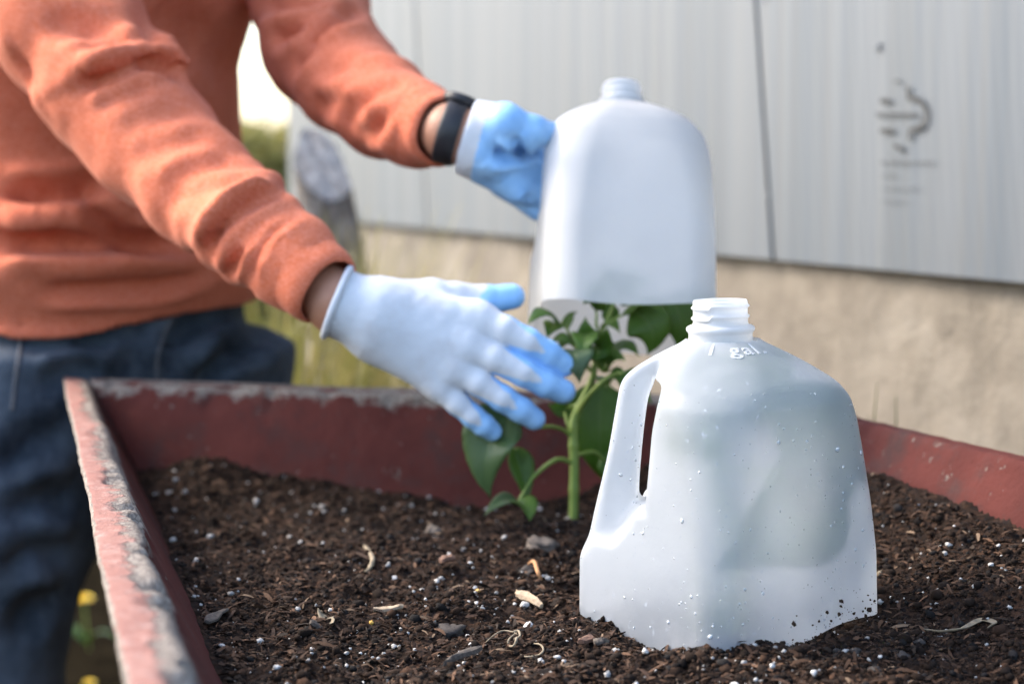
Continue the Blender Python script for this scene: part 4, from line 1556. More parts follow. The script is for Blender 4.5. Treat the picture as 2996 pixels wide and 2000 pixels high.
LF((925, 590), (985, 665), YP - .02, YP - .04, 90, bulge=(.003, 0, .003), face=(.2, -1, .2))
LF((940, 250), (900, 120), YP + .02, YP + .03, 90, face=(-.3, -.8, .4))
LF((955, 100), (1060, -40), YP + .03, YP + .03, 150, face=(.2, -.9, .3))
LF((950, 90), (860, -60), YP + .03, YP + .04, 140, face=(-.2, -.9, .3))
LF((815, 600), (905, 700), YP + .01, YP - .02, 85, bulge=(.002, -.004, .004), face=(.3, -.8, .5))
LF((830, 500), (960, 395), YP + .005, YP + .02, 90, bulge=(0, 0, .006), face=(.1, -.7, .7))
LF((700, 395), (600, 440), YP - .01, YP - .03, 95, bulge=(0, -.003, .006), face=(-.2, -.7, .7))
LF((880, 290), (985, 330), YP + .01, YP - .01, 80, bulge=(0, -.003, .006), face=(.2, -.7, .6))
LF((985, 150), (1180, 60), YP + .03, YP + .02, 130, bulge=(0, 0, .008), face=(.1, -.6, .8))

# the plant growing inside the front jug, seen dimly through the plastic
jc = Vector(front_m.translation)
gz = float(soil_base(np.array([jc.x]), np.array([jc.y]))[0])
plant2 = empty('pepper_plant', (jc.x + .004, jc.y, gz), 'green pepper plant seen dimly inside the front jug', 'plant')
st = [np.array([jc.x + .004, jc.y, gz - .005]), np.array([jc.x + .006, jc.y, gz + .05]), np.array([jc.x, jc.y + .004, gz + .10]), np.array([jc.x - .004, jc.y, gz + .135])]
V, F = tube(bez(st, 30), np.linspace(.004, .002, len(bez(st, 30))), 10)
mesh('stem', V, F, M_STEM, plant2)


def c3p(x, y, dy): return at(1650 + x / 1.375, 820 + y / 1.375, JD + dy)


for a, b, wd, fc in (((1128, 835, .006), (715, 430, -.030), .076, (.7, -.8, .15)), ((1090, 905, -.006), (1075, 450, .0), .034, (.8, -.7, .0)), ((640, 600, .02), (560, 300, .0), .05, (-.4, -.8, .4)),
                     ((1080, 830, -.002), (600, 1165, -.050), .072, (.55, -.8, .25)), ((700, 560, .03), (900, 330, .02), .05, (.2, -.6, .8)), ((640, 640, .03), (470, 700, .03), .04, (-.6, -.6, .3))):
    leaf(plant2, c3p(*a), c3p(*b), wd, face=fc, bulge=(0, -.002, .004))
    stalk(plant2, [st[2], (st[2] + c3p(*a)) / 2 + np.array([0, 0, .006]), c3p(*a)], .0018, .0014)

# ================================================================== weathered stump by the wall
YS = 3.0
stump = empty('tree_stump', (*at(985, 700, YS)[:2], 0), 'weathered grey tree stump with a pale sawn top beside the house wall', 'stump')
base_c = at(975, 760, YS); top_c = at(938, 500, YS)
bx, by = base_c[0], base_c[1]
lean = (top_c[0] - base_c[0]) / (top_c[2] - base_c[2])
NS, NA = 44, 48
V, F = [], []
for i in range(NS):
    t = i / (NS - 1)
    z = -0.03 + t * 1.035
    for j in range(NA):
        a = 2 * math.pi * j / NA
        r = 0.040 + 0.022 * (1 - t) + 0.05 * max(0, 0.18 - t) / 0.18
        r *= 1 + 0.10 * math.cos(3 * a + 1) + 0.06 * math.cos(5 * a + 2 * t) + 0.05 * math.sin(17 * a + 2 * math.sin(6 * t)) + 0.03 * math.sin(29 * a)
        zz = z - (0.5 + 0.5 * math.sin(a)) * 0 - max(0, t - 0.85) / 0.15 * 0.055 * (-math.sin(a) + 0.35 * math.cos(a) + 0.2)
        V.append((bx + lean * (zz - base_c[2]) + r * math.cos(a), by + 0.02 + r * math.sin(a), zz))
for i in range(NS - 1):
    for j in range(NA):
        j2 = (j + 1) % NA
        F.append((i * NA + j, i * NA + j2, (i + 1) * NA + j2, (i + 1) * NA + j))
mesh('trunk', V, F, M_BARK, stump)
topr = np.array(V[-NA:]); tc_ = topr.mean(0)
TV = [tc_ + np.array([0, -.002, .004])]; TF = []
for q in (0.3, 0.6, 0.85, 0.985):
    for j in range(NA): TV.append(tc_ + (topr[j] - tc_) * q + np.array([0, -.002, .004]) * (1.05 - q) + np.array([0, 0, .002]))
for j in range(NA): TF.append((0, 1 + j, 1 + (j + 1) % NA))
for k in range(3):
    for j in range(NA):
        j2 = (j + 1) % NA
        TF.append((1 + k * NA + j, 1 + (k + 1) * NA + j, 1 + (k + 1) * NA + j2, 1 + k * NA + j2))


def m_cutwood():
    t = NT('grey_cut_wood'); v = t.coord()
    a = t.noise(v, 50, 5)
    c = t.mix(t.ramp(a, [(0.35, 0), (0.65, 1)]), (0.20, 0.185, 0.17), (0.46, 0.44, 0.42))
    return t.done(t.bsdf(c, 0.9, t.bump(a, 0.5, 0.004)))


mesh('sawn_top', TV, TF, m_cutwood(), stump)

# tall dry grass in front of the stump
def grass_clump(x, y, sx, sy, h, n, label):
    root = empty('tall_grass', (x, y, 0), label, 'grass clump')
    q = np.stack([x + rng.normal(0, sx, n), y + rng.normal(0, sy, n), np.full(n, -.01)], 1)
    V, F = blades(q, h, 0.0035, 0.3)
    o = mesh('blades', V, F, M_TALL, root, smooth=False)
    o['kind'] = 'stuff'


M_TALL = leafy_mat('tall_grass_blades', (0.14, 0.15, 0.03), (0.33, 0.28, 0.12))
grass_clump(-.30, 2.62, .055, .08, .80, 900, 'tall yellowish grass clump in front of the stump, between the jeans and the glove')
grass_clump(-.20, 2.72, .05, .08, .74, 800, 'lower tan grass clump in front of the concrete foundation, right of the stump')

# dandelions in the grass behind the near end of the planter
M_PETAL = m_simple('yellow_petals', (0.75, 0.52, 0.01), (0.85, 0.65, 0.03), 60, 0.6, 0.1)


def dandelion(px, py, r, label):
    c = on_z(px, py, 0.10)
    root = empty('dandelion', (c[0], c[1], 0), label, 'flower', 'dandelions in the grass')
    V, F = tube(bez([(c[0] + .01, c[1], -.005), (c[0] + .004, c[1], .05), tuple(c)], 10), .0022, 6)
    mesh('stem', V, F, M_STEM, root)
    V, F = [], []
    for ring, (nn, el, rl) in enumerate(((26, .15, 1.0), (22, .5, .85), (16, .9, .6), (9, 1.3, .4))):
        for k in range(nn):
            a = 2 * math.pi * (k + .5 * ring) / nn
            d = np.array([math.cos(a) * math.cos(el), math.sin(a) * math.cos(el), math.sin(el)])
            s_ = np.array([-math.sin(a), math.cos(a), 0]) * r * .11
            o = len(V)
            V += [c - s_ * .4, c + s_ * .4, c + d * r * rl * .6 + s_, c + d * r * rl * .6 - s_, c + d * r * rl + s_ * .7, c + d * r * rl - s_ * .7]
            F += [(o, o + 1, o + 2, o + 3), (o + 3, o + 2, o + 4, o + 5)]
    mesh('flower_head', V, F, M_PETAL, root, smooth=False)
    leaf(root, (c[0], c[1], .01), (c[0] + .08, c[1] - .05, .03), .022, bulge=(0, 0, .02), face=(0, 0, 1))
    leaf(root, (c[0], c[1], .01), (c[0] - .07, c[1] + .05, .03), .022, bulge=(0, 0, .02), face=(0, 0, 1))


dandelion(245, 1755, .021, 'bright yellow dandelion glowing between the jeans and the planter board')
dandelion(262, 1998, .011, 'lower dimmer dandelion near the bottom edge left of the planter board')

# weeds between the red side board and the foundation
M_WEED = leafy_mat('weed_blades', (0.075, 0.105, 0.028), (0.16, 0.17, 0.06))


def weed(px0, px1, ybase, ytop, n, label):
    Yw = 1.80
    a, b = at(px0, ybase, Yw), at(px1, ybase, Yw)
    root = empty('weed', (*((a + b) / 2)[:2], 0.0), label, 'weed')
    H = at(px0, ytop, Yw)[2]
    for k in range(n):
        q = a + (b - a) * ((k + .5) / n) + np.array([rng.normal(0, .004), rng.normal(0, .02), 0])
        h = H * rng.uniform(.86, 1.0)
        d = np.array([rng.normal(0, .03), rng.normal(0, .03), 0])
        c = bez([(q[0], q[1], -.01), (q[0] + d[0] * .3, q[1], h * .5), (q[0] + d[0], q[1] + d[1], h)], 16)
        nC = len(c); V, F = [], []
        for i in range(nC):
            ww = .0052 * (1 - (i / (nC - 1)) ** 2) + .0004
            V += [c[i] + np.array([-ww, 0, 0]), c[i] + np.array([0, ww * .4, 0]), c[i] + np.array([ww, 0, 0])]
        for i in range(nC - 1):
            F += [(3 * i, 3 * i + 1, 3 * i + 4, 3 * i + 3), (3 * i + 1, 3 * i + 2, 3 * i + 5, 3 * i + 4)]
        mesh('blade', V, F, M_WEED, root)


weed(2632, 2672, 1225, 1100, 6, 'tall green grass weed against the foundation, rightmost by the red side board')
weed(2545, 2575, 1225, 1140, 3, 'middle grass weed against the foundation behind the red side board')
weed(2470, 2500, 1220, 1110, 3, 'bright grass weed just right of the front jug shoulder')

# ================================================================== person
person = empty('person', (-0.45, 2.05, 0.0), 'person in an orange sweatshirt, blue jeans and pale blue garden gloves leaning over the planter', 'person')
LA = np.array([0.66, 0.75, 0.0]); LA /= np.linalg.norm(LA)      # towards the person's left
FW = np.array([0.75, -0.66, 0.0]); FW /= np.linalg.norm(FW)     # the way they face
TZ = np.array([0.70, 0.80, 0.90, 1.00, 1.10, 1.20, 1.28, 1.34, 1.40])
TX = np.array([-.430, -.430, -.432, -.438, -.440, -.425, -.405, -.39, -.375])
TY = np.array([2.06, 2.06, 2.055, 2.05, 2.03, 2.005, 1.98, 1.965, 1.95])
RA = np.array([.178, .178, .176, .168, .170, .194, .186, .11, .062])
RB = np.array([.128, .128, .130, .124, .120, .132, .124, .08, .060])


def torso(P, grow=0.0):
    z = P[:, 2]
    cx, cy = np.interp(z, TZ, TX), np.interp(z, TZ, TY)
    ra, rb = np.interp(z, TZ, RA) + grow, np.interp(z, TZ, RB) + grow
    dx, dy = P[:, 0] - cx, P[:, 1] - cy
    a = dx * LA[0] + dy * LA[1]; b = dx * FW[0] + dy * FW[1]
    k = np.sqrt((a / ra) ** 2 + (b / rb) ** 2)
    return (k - 1) * np.minimum(ra, rb)


R_ARM = [np.array([-.505, 1.865, 1.262]), at(60, -150, 1.84), at(190, 60, 1.79), at(330, 270, 1.745), at(438, 405, 1.71), at(580, 545, 1.66), at(725, 668, 1.605), at(850, 765, 1.57), at(962, 856, 1.545)]
R_RAD = [.064, .068, .066, .060, .0535, .0475, .0405, .036, .0285]
L_ARM = [np.array([-.29, 2.115, 1.258]), at(850, -220, 2.08), at(905, 0, 1.99), at(935, 140, 1.93), at(1020, 235, 1.86), at(1120, 312, 1.77), at(1215, 360, 1.71), at(1293, 384, 1.67)]
L_RAD = [.060, .063, .056, .055, .0490, .042, .036, .0275]
R_END = at(958, 853, 1.545); R_AX = at(962, 856, 1.545) - at(850, 765, 1.57); R_AX /= np.linalg.norm(R_AX)
L_END = at(1290, 383, 1.67); L_AX = at(1293, 384, 1.67) - at(1215, 360, 1.71); L_AX /= np.linalg.norm(L_AX)


FOLD1, FOLD2 = at(395, 195, 1.70), at(705, 612, 1.585)


def hemz(P):
    return 0.829 + 0.16 * np.clip(P[:, 0] + 0.40, -0.02, 0.2) + 0.004 * np.sin(P[:, 0] * 30)


def sweater_sdf(P):
    z = P[:, 2]
    bl = 0.012 * np.exp(-((z - .885) / .022) ** 2) + 0.010 * np.exp(-((z - .955) / .02) ** 2) - 0.006 * np.exp(-((z - .838) / .015) ** 2)
    d = torso(P) - bl
    d = smax(d, hemz(P) - z, 0.008)
    d = smax(d, z - 1.365, 0.01)
    # hollow below the hem
    d = smax(d, -smax(torso(P, -0.012), z - hemz(P) - 0.02, .004), 0.004)
    for arm, rad, end, ax in ((R_ARM, R_RAD, R_END, R_AX), (L_ARM, L_RAD, L_END, L_AX)):
        a = chain(P, arm, rad, 0.02)
        if arm is R_ARM:
            s = (P - at(438, 405, 1.71)) @ R_AX
        s = (P - end.astype(np.float32)) @ ax.astype(np.float32)
        if arm is R_ARM:
            for q, nn, am, ln in ((FOLD1, (.30, 0, -.95), .011, .055), (FOLD2, (.60, 0, -.80), .0065, .04)):
                nn = np.array(nn, dtype=np.float32); nn /= np.linalg.norm(nn)
                v = P - q.astype(np.float32); sf = v @ nn
                a = a - am * sstep(-ln, -.006, sf) * sstep(.007, -.005, sf) * np.exp(-((v * v).sum(-1) - sf * sf) / .075 ** 2)
        rip = 0.0018 * np.sin(s * 160 + 6 * noise3(P, 14)) * np.exp(-((s + 0.11) / 0.06) ** 2)
        a = a - rip
        a = smax(a, s + .014, 0.003)
        d = smin(d, a, 0.035 if arm is R_ARM else 0.03)
    return d


M_SWEAT = m_cloth('orange_sweatshirt', (0.54, 0.108, 0.038), (0.64, 0.148, 0.060), 900, 0.12)
SV, SQ = sdf_mesh(sweater_sdf, (-.66, 1.48, .80), (-.03, 2.32, 1.40), 0.0042, near=2.2, newton=1)


def c1(x, y): return (x / 1.568, y / 1.568)
def c3(x, y): return (650 + x / 1.96, y / 1.96)


def pl(f, *p): return [f(*q) for q in p]


spec = [
    (pl(c1, (375, 388), (430, 372), (500, 338), (620, 292), (700, 283), (770, 318), (800, 360)), .0075, .012),
    (pl(c1, (690, 215), (735, 235), (785, 285), (800, 330)), .010, -.006),
    (pl(c1, (400, 345), (520, 290), (640, 258)), .012, -.006),
    (pl(c1, (975, 1150), (985, 1085), (1010, 1035), (1080, 965), (1180, 905), (1280, 882)), .0060, .009),
    (pl(c1, (940, 1090), (980, 1010), (1060, 925), (1170, 860), (1250, 840)), .009, -.0045),
    (pl(c1, (1150, 1290), (1155, 1230), (1180, 1170), (1250, 1060), (1375, 982)), .0032, .003),
    (pl(c1, (1040, 1270), (1085, 1195), (1110, 1140)), .005, .004), (pl(c1, (1090, 1285), (1130, 1200), (1150, 1130)), .004, -.003),
    (pl(c1, (330, 120), (450, 150), (560, 190), (680, 215)), .011, .006), (pl(c1, (200, 70), (330, 130), (480, 110), (640, 105)), .012, .005),
    (pl(c1, (350, 200), (450, 235), (560, 215)), .008, .004),
    (pl(c1, (560, 560), (700, 545), (860, 500)), .011, .0025), (pl(c1, (620, 690), (760, 665), (960, 620)), .012, .003), (pl(c1, (740, 860), (860, 800), (1080, 730)), .010, .003),
    (pl(c1, (450, 470), (560, 420), (700, 420)), .010, .003), (pl(c1, (760, 930), (900, 890), (1120, 800)), .008, .0025),
    # torso
    (pl(c1, (0, 890), (150, 903), (300, 893), (450, 868), (600, 850)), .011, .018),
    (pl(c1, (0, 960), (150, 965), (320, 925), (500, 905)), .012, -.008),
    (pl(c1, (390, 925), (450, 985), (520, 1050), (600, 1095), (720, 1110), (850, 1105)), .010, .013),
    (pl(c1, (0, 1128), (150, 1133), (330, 1130), (560, 1135), (760, 1130), (880, 1110)), .010, .014),
    (pl(c1, (0, 1210), (200, 1180), (420, 1190), (700, 1200)), .012, -.006),
    (pl(c1, (200, 1350), (350, 1340), (520, 1330), (700, 1320), (850, 1290), (1010, 1235)), .008, .009),
    (pl(c1, (0, 560), (100, 350), (130, 300)), .016, .006), (pl(c1, (650, 0), (690, 130), (720, 240)), .012, .006),
    (pl(c1, (700, 40), (820, 130), (900, 300)), .02, .004), (pl(c1, (900, 60), (1000, 250), (1020, 420)), .02, .004),
    # left arm
    (pl(c3, (285, 215), (360, 200), (470, 165)), .009, .008), (pl(c3, (480, 235), (560, 190), (640, 150), (790, 105)), .009, .010),
    (pl(c3, (395, 390), (430, 350), (500, 285), (570, 255)), .010, .008), (pl(c3, (230, 30), (400, 25), (560, 0)), .010, .007),
    (pl(c3, (690, 720), (720, 680), (790, 625), (860, 600)), .009, .007), (pl(c3, (540, 610), (620, 585), (720, 560)), .009, .006),
    (pl(c3, (770, 780), (840, 740), (910, 690)), .008, .006), (pl(c3, (640, 90), (720, 75), (790, 40)), .008, .005),
    (pl(c3, (560, 450), (700, 400), (880, 330)), .012, .004), (pl(c3, (800, 560), (920, 520), (1040, 470)), .011, .004),
    (pl(c3, (870, 820), (890, 720), (960, 620)), .008, .004), (pl(c3, (1150, 895), (1165, 800), (1215, 680), (1290, 590)), .004, .003),
]
SV = creases(SV, SQ, spec)
N = vnormals(SV, SQ)
ends = np.minimum(sstep(.004, .03, np.abs((SV - R_END) @ R_AX) + 1.0 * (np.linalg.norm(SV - R_END, axis=1) > .07)), sstep(.004, .03, np.abs((SV - L_END) @ L_AX) + 1.0 * (np.linalg.norm(SV - L_END, axis=1) > .07)))
SV = SV + N * ((noise3(SV, 24, 2) * 0.005 + noise3(SV, 55, 5) * 0.0018) * ends)[:, None].astype(np.float32)
SV = smooth_verts(SV, SQ, 2, 0.4)
sweater = mesh('sweatshirt', SV, SQ, M_SWEAT, person)
# stitched hem and cuff seams



def cuff(end, ax, r_end, r_back, length, wob):
    ax = ax / np.linalg.norm(ax); u = np.cross(ax, [0, 0, 1.0]); u /= np.linalg.norm(u); v = np.cross(ax, u)
    th = .0026
    sec = [(-length, -.003), (-length * .99, .0006), (-length * .97, .0014)] + [(-length * q, .0010 + .0008 * math.sin(9 * q)) for q in (.8, .6, .4, .25, .12)] + [(-.003, .0010), (-.0006, .0002), (0, -.0010), (-.0006, -.0022), (-.004, -th - .0006), (-.03, -th - .001)]
    n = 96; V, F = [], []
    for i in range(n):
        a = 2 * math.pi * i / n
        rd = u * math.cos(a) + v * math.sin(a)
        for s_, h in sec:
            q = -s_ / length
            r = r_end + (r_back - r_end) * q ** .8 + h + .0005 * math.sin(48 * a) * (q > .02) + wob * math.sin(3 * a + 5 * q) + wob * .6 * math.sin(5 * a - 3 * q)
            V.append(end + ax * (s_ + .0012 * math.sin(2 * a + 1)) + rd * r)
    m = len(sec)
    for i in range(n):
        for j in range(m - 1):
            F.append((i * m + j, i * m + j + 1, ((i + 1) % n) * m + j + 1, ((i + 1) % n) * m + j))
    o = mesh('cuff', V, F, M_SWEAT, sweater)
    return o


cuff(R_END + R_AX * .001, R_AX, .0300, .0382, .050, .0006)
cuff(L_END + L_AX * .006, L_AX, .0290, .0345, .034, .0006)

# --- jeans
R_LEG = [np.array([-.495, 2.00, .82]), np.array([-.530, 1.965, .62]), np.array([-.552, 1.955, .44]), np.array([-.56, 2.0, .08])]
L_LEG = [np.array([-.350, 2.115, .82]), np.array([-.342, 2.095, .71]), np.array([-.350, 2.085, .50]), np.array([-.330, 2.20, .08])]
LEG_R = [.112, .095, .078, .062]


def jeans_sdf(P):
    d = np.maximum(torso(P, -0.010), np.maximum(.72 - P[:, 2], P[:, 2] - .90))
    d = smin(d, chain(P, R_LEG, LEG_R, .02), .035)
    d = smin(d, chain(P, L_LEG, LEG_R, .02), .035)
    d = smax(d, torso(P, -.018) - 2.0 * np.maximum(.822 - P[:, 2], 0), .01)
    d = smax(d, P[:, 2] - .90, .004)
    return d


def m_denim():
    t = NT('blue_denim'); v = t.coord()
    a = t.noise(v, 11, 5, 0.6); b = t.noise(t.mapping(v, (1, 1, .35)), 120, 4, .7); f = t.noise(v, 1100, 2)
    c = t.mix(t.ramp(a, [(0.35, 0), (0.7, 1)]), (0.022, 0.031, 0.044), (0.088, 0.112, 0.145))
    c = t.mix(t.ramp(t.noise(v, 26, 4, .7), [(0.52, 0), (0.75, .5)]), c, (0.085, 0.102, 0.122))
    c = t.mix(t.ramp(b, [(0.5, 0), (0.8, .5)]), c, (0.08, 0.096, 0.118))
    return t.done(t.bsdf(c, .95, t.bump(f, .4, .0006, t.bump(t.noise(v, 40, 3), .4, .006)), Specular_IOR_Level=.15))


M_DENIM = m_denim()
M_DENIMSEAM = m_cloth('denim_seam', (0.05, 0.06, 0.075), (0.08, 0.09, 0.105), 1000, 0)
KV, KQ = sdf_mesh(jeans_sdf, (-.68, 1.82, .04), (-.16, 2.34, .93), 0.0065, near=2.2)


def cj(x, y): return (x / 2.473, 850 + y / 2.473)


def cl(x, y): return (x / 1.425, 900 + y / 1.425)


spec = [(pl(cj, (1400, 600), (1480, 560), (1600, 470), (1720, 430), (1870, 405)), .011, .012), (pl(cj, (1340, 590), (1480, 430), (1700, 300), (1900, 200)), .014, -.008),
        (pl(cj, (1230, 560), (1250, 420), (1330, 300), (1500, 220)), .012, .012), (pl(cj, (1600, 600), (1800, 520), (2050, 480)), .012, -.006),
        (pl(cj, (680, 560), (820, 440), (900, 360)), .012, -.006), (pl(cj, (230, 560), (330, 530), (450, 560)), .010, -.007), (pl(cj, (300, 640), (520, 600), (760, 590)), .010, .008),
        (pl(cj, (520, 300), (700, 360), (1000, 470)), .012, .005),
        (pl(cl, (0, 700), (120, 560), (290, 520)), .014, .010), (pl(cl, (20, 880), (160, 800), (320, 800)), .014, .010), (pl(cl, (0, 1100), (140, 1000), (300, 1040)), .014, .010), (pl(cl, (60, 1400), (140, 1250), (250, 1200)), .014, .008)]
KV = creases(KV, KQ, spec)
N = vnormals(KV, KQ)
KV = KV + N * (noise3(KV, 16, 3) * 0.010 + noise3(KV, 40, 6) * 0.004)[:, None].astype(np.float32)
KV = smooth_verts(KV, KQ, 2, .4)
jeans = mesh('jeans', KV, KQ, M_DENIM, person)
for lines, r_ in (([pl(cj, (1132, 640), (1133, 520), (1150, 420), (1190, 300), (1245, 190))], .0032), ([pl(cj, (90, 862), (110, 640), (140, 470), (160, 300), (175, 250))], .0032)):
    for pts in cast_lines(KV, KQ, lines):
        if len(pts) > 3:
            c = bez(pts[::2], 60)
            V, F = tube(c, r_ * .7, 6)
            mesh('seam', V, F, M_DENIMSEAM, jeans)

# --- right glove (back of the hand towards the camera)
def c2(x, y): return (800 + x / 1.742, 700 + y / 1.742)


def h2(x, y, Y): return at(*c2(x, y), Y).astype(np.float32)


YH = 1.535
RF = {
    'index': ([h2(1040, 402, YH + .010), h2(1180, 464, YH + .001), h2(1300, 525, YH), h2(1400, 585, YH + .003), h2(1478, 640, YH + .008)], [.0118, .0116, .0112, .0108, .0098]),
    'middle': ([h2(980, 542, YH + .004), h2(1130, 607, YH - .005), h2(1280, 682, YH - .006), h2(1390, 736, YH - .003), h2(1478, 775, YH + .002)], [.0118, .0116, .0112, .0108, .0098]),
    'ring': ([h2(930, 655, YH + .003), h2(1050, 730, YH - .005), h2(1170, 810, YH - .006), h2(1260, 868, YH - .003), h2(1330, 915, YH + .002)], [.0110, .0108, .0104, .0101, .0092]),
    'pinky': ([h2(850, 752, YH + .006), h2(940, 834, YH), h2(1015, 902, YH), h2(1070, 945, YH + .002), h2(1115, 978, YH + .006)], [.0100, .0098, .0094, .0090, .0083]),
    'thumb': ([h2(640, 330, YH + .026), h2(800, 300, YH + .032), h2(930, 300, YH + .034), h2(1080, 310, YH + .036), h2(1215, 292, YH + .040)], [.0165, .0150, .0132, .0120, .0106]),
}
WR = h2(330, 325, YH + .012)


def rglove_sdf(P):
    d = cone(P, WR, h2(520, 400, YH + .012), .0285, .0290)
    for nme, tgt, r1, r2 in (('i', h2(1040, 400, YH + .008), .020, .0135), ('m', h2(980, 530, YH), .022, .0140), ('r', h2(915, 640, YH), .021, .0135), ('p', h2(840, 730, YH + .004), .019, .0125)):
        src = {'i': h2(560, 345, YH + .012), 'm': h2(560, 400, YH + .010), 'r': h2(540, 450, YH + .010), 'p': h2(520, 500, YH + .012)}[nme]
        d = smin(d, cone(P, src, tgt, r1, r2), .014)
    d = smin(d, cone(P, h2(560, 360, YH + .016), h2(800, 320, YH + .028), .021, .017), .014)
    f = None
    for nme in ('index', 'middle', 'ring', 'pinky'):
        c = chain(P, *RF[nme], .003)
        f = c if f is None else smin(f, c, .0022)
    d = smin(d, f, .012)
    d = smin(d, chain(P, *RF['thumb'], .004), .008)
    # rolled cuff
    ax = h2(520, 400, YH + .012) - h2(330, 325, YH + .012); ax = ax / np.linalg.norm(ax)
    s = (P - WR) @ ax
    rolled = np.sqrt((np.abs(cone(P, WR - ax * .05, WR + ax * .05, .0295, .0295)) - 0) ** 2 + (s + .001) ** 2) - .0028
    d = smax(d, -s, .002)
    inner = np.maximum(cone(P, WR - ax * .02, WR + ax * .02, .0268, .0268), s - .012)
    d = smax(d, -inner, .001)
    d = smin(d, rolled, .001)
    return d


def finger_param(V, pts):
    return seg_dist(V.astype(float), [p.astype(float) for p in pts])


def m_glove():
    t = NT('coated_glove'); v = t.coord()
    k = t.attr('coat')
    edge = t.math('ADD', k, t.math('MULTIPLY', t.math('SUBTRACT', t.noise(v, 380, 3, .7), .5), .18))
    m = t.ramp(edge, [(0.485, 0), (0.515, 1)])
    knit = t.n('ShaderNodeTexWave', wave_type='BANDS', bands_direction='DIAGONAL'); knit.inputs['Scale'].default_value = 330; knit.inputs['Distortion'].default_value = 2.0
    t.l(v, knit.inputs[0])
    dirt = t.ramp(t.noise(v, 38, 4, .65), [(0.48, 0), (0.75, .35)])
    white = t.mix(t.noise(v, 18, 3), (0.53, 0.57, 0.63), (0.61, 0.64, 0.685))
    white = t.mix(dirt, white, (0.42, 0.38, 0.375))
    blue = t.mix(t.ramp(t.noise(v, 70, 4), [(0.35, 0), (0.65, 1)]), (0.25, 0.48, 0.80), (0.32, 0.56, 0.86))
    hb = t.math('MULTIPLY', knit.outputs['Fac'], t.math('SUBTRACT', 1.0, m))
    nb = t.bump(hb, .25, .0006, t.bump(t.noise(v, 45, 3), .35, .003))
    b = t.bsdf(t.mix(m, white, blue), .8, nb)
    t.l(t.math('SUBTRACT', .92, t.math('MULTIPLY', m, .42)), b.inputs['Roughness'])
    b.inputs['Specular IOR Level'].default_value = .35
    return t.done(b)


M_GLOVE = m_glove()
GV, GQ = sdf_mesh(rglove_sdf, np.min([h2(180, 140, YH - .05), h2(180, 520, YH - .05)], 0) - [.01, 0, .0], h2(1560, 100, YH + .085) + [0.01, 0, .02], 0.0013, near=2.0) if False else sdf_mesh(rglove_sdf, (float(h2(170, 140, YH)[0]) - .005, YH - .048, float(h2(300, 1060, YH)[2]) - .004), (float(h2(1570, 300, YH)[0]) + .004, YH + .085, float(h2(300, 110, YH)[2]) + .006), 0.0013, near=2.2)
N = vnormals(GV, GQ)
Dd = np.array([-.10, -1.0, .18]); Dd /= np.linalg.norm(Dd)
coat = np.where((N @ Dd) < -0.12, 0.85, 0.1)
coat = 0.5 - 0.9 * ((N @ Dd) + 0.22 - 0.50 * np.maximum(0, -N[:, 2]))
best = np.full(len(GV), 1e9); val = coat.copy()
for nme in ('index', 'middle', 'ring', 'pinky', 'thumb'):
    pts, rad = RF[nme]
    d, t = finger_param(GV, pts)
    d = d - np.interp(t, np.linspace(0, 1, 5), rad)
    Df = Dd if nme != 'thumb' else np.array([-.25, -.25, 1.0]) / np.linalg.norm([-.25, -.25, 1.0])
    axf = pts[3].astype(float) - pts[1]; axf /= np.linalg.norm(axf)
    Df = Df - axf * (Df @ axf); Df /= np.linalg.norm(Df)
    if nme == 'thumb':
        thr = np.interp(t, [0, .3, .5, .70, .82, 1], [-.6, -.3, .15, .6, 1.2, 1.4])
    else:
        thr = np.interp(t, [0, .15, .28, .42, .55, .65, .71, .80, 1], [-.35, .05, .52, .74, .90, .975, 1.04, 1.2, 1.4])
    cs_ = 0.5 + 0.9 * (thr - N @ Df)
    m = (d < best) & (d < .004)
    best[m] = d[m]; val[m] = cs_[m]
# keep the cuff end knitted all the way round
axv = (h2(520, 400, YH + .012) - WR); axv /= np.linalg.norm(axv)
sW = (GV - WR) @ axv
val = np.where(sW < .035, np.minimum(val, .0), val)
# blend metacarpal webbing towards blue between the fingers
val = smooth_verts(np.repeat(val[:, None], 3, 1), GQ, 3, .5)[:, 0]
GV = GV + N * (noise3(GV, 30, 4) * .0009 + noise3(GV, 140, 5) * .0004)[:, None].astype(np.float32)
rg = mesh('glove', GV, GQ, M_GLOVE, person)
rg['label'] = 'right glove, pale knit back with blue coated fingertips'
set_attr(rg, 'coat', val)

# --- left glove gripping the jug, palm towards the camera
LW = at(1322, 390, 1.662).astype(np.float32)
LP = lambda x, y, Y: at(x, y, Y).astype(np.float32)
L_THUMB = ([LP(1400, 372, 1.655), LP(1480, 362, 1.640), LP(1560, 385, 1.642), LP(1640, 400, 1.662)], [.0200, .0165, .0125, .0105])
L_FING = [([LP(1430, 425, 1.68), LP(1530, 440, 1.69), LP(1610, 455, 1.70), LP(1660, 470, 1.685)], [.016, .0125, .011, .009]),
          ([LP(1440, 470, 1.675), LP(1530, 505, 1.680), LP(1600, 520, 1.695), LP(1650, 525, 1.685)], [.018, .0150, .0115, .009]),
          ([LP(1430, 490, 1.672), LP(1510, 545, 1.672), LP(1580, 570, 1.685), LP(1630, 575, 1.685)], [.017, .0140, .0112, .009]),
          ([LP(1470, 530, 1.69), LP(1545, 590, 1.690), LP(1572, 612, 1.690), LP(1600, 612, 1.70)], [.014, .0105, .0095, .008])]


L_AXG = LP(1420, 420, 1.66) - LW; L_AXG = L_AXG / np.linalg.norm(L_AXG)


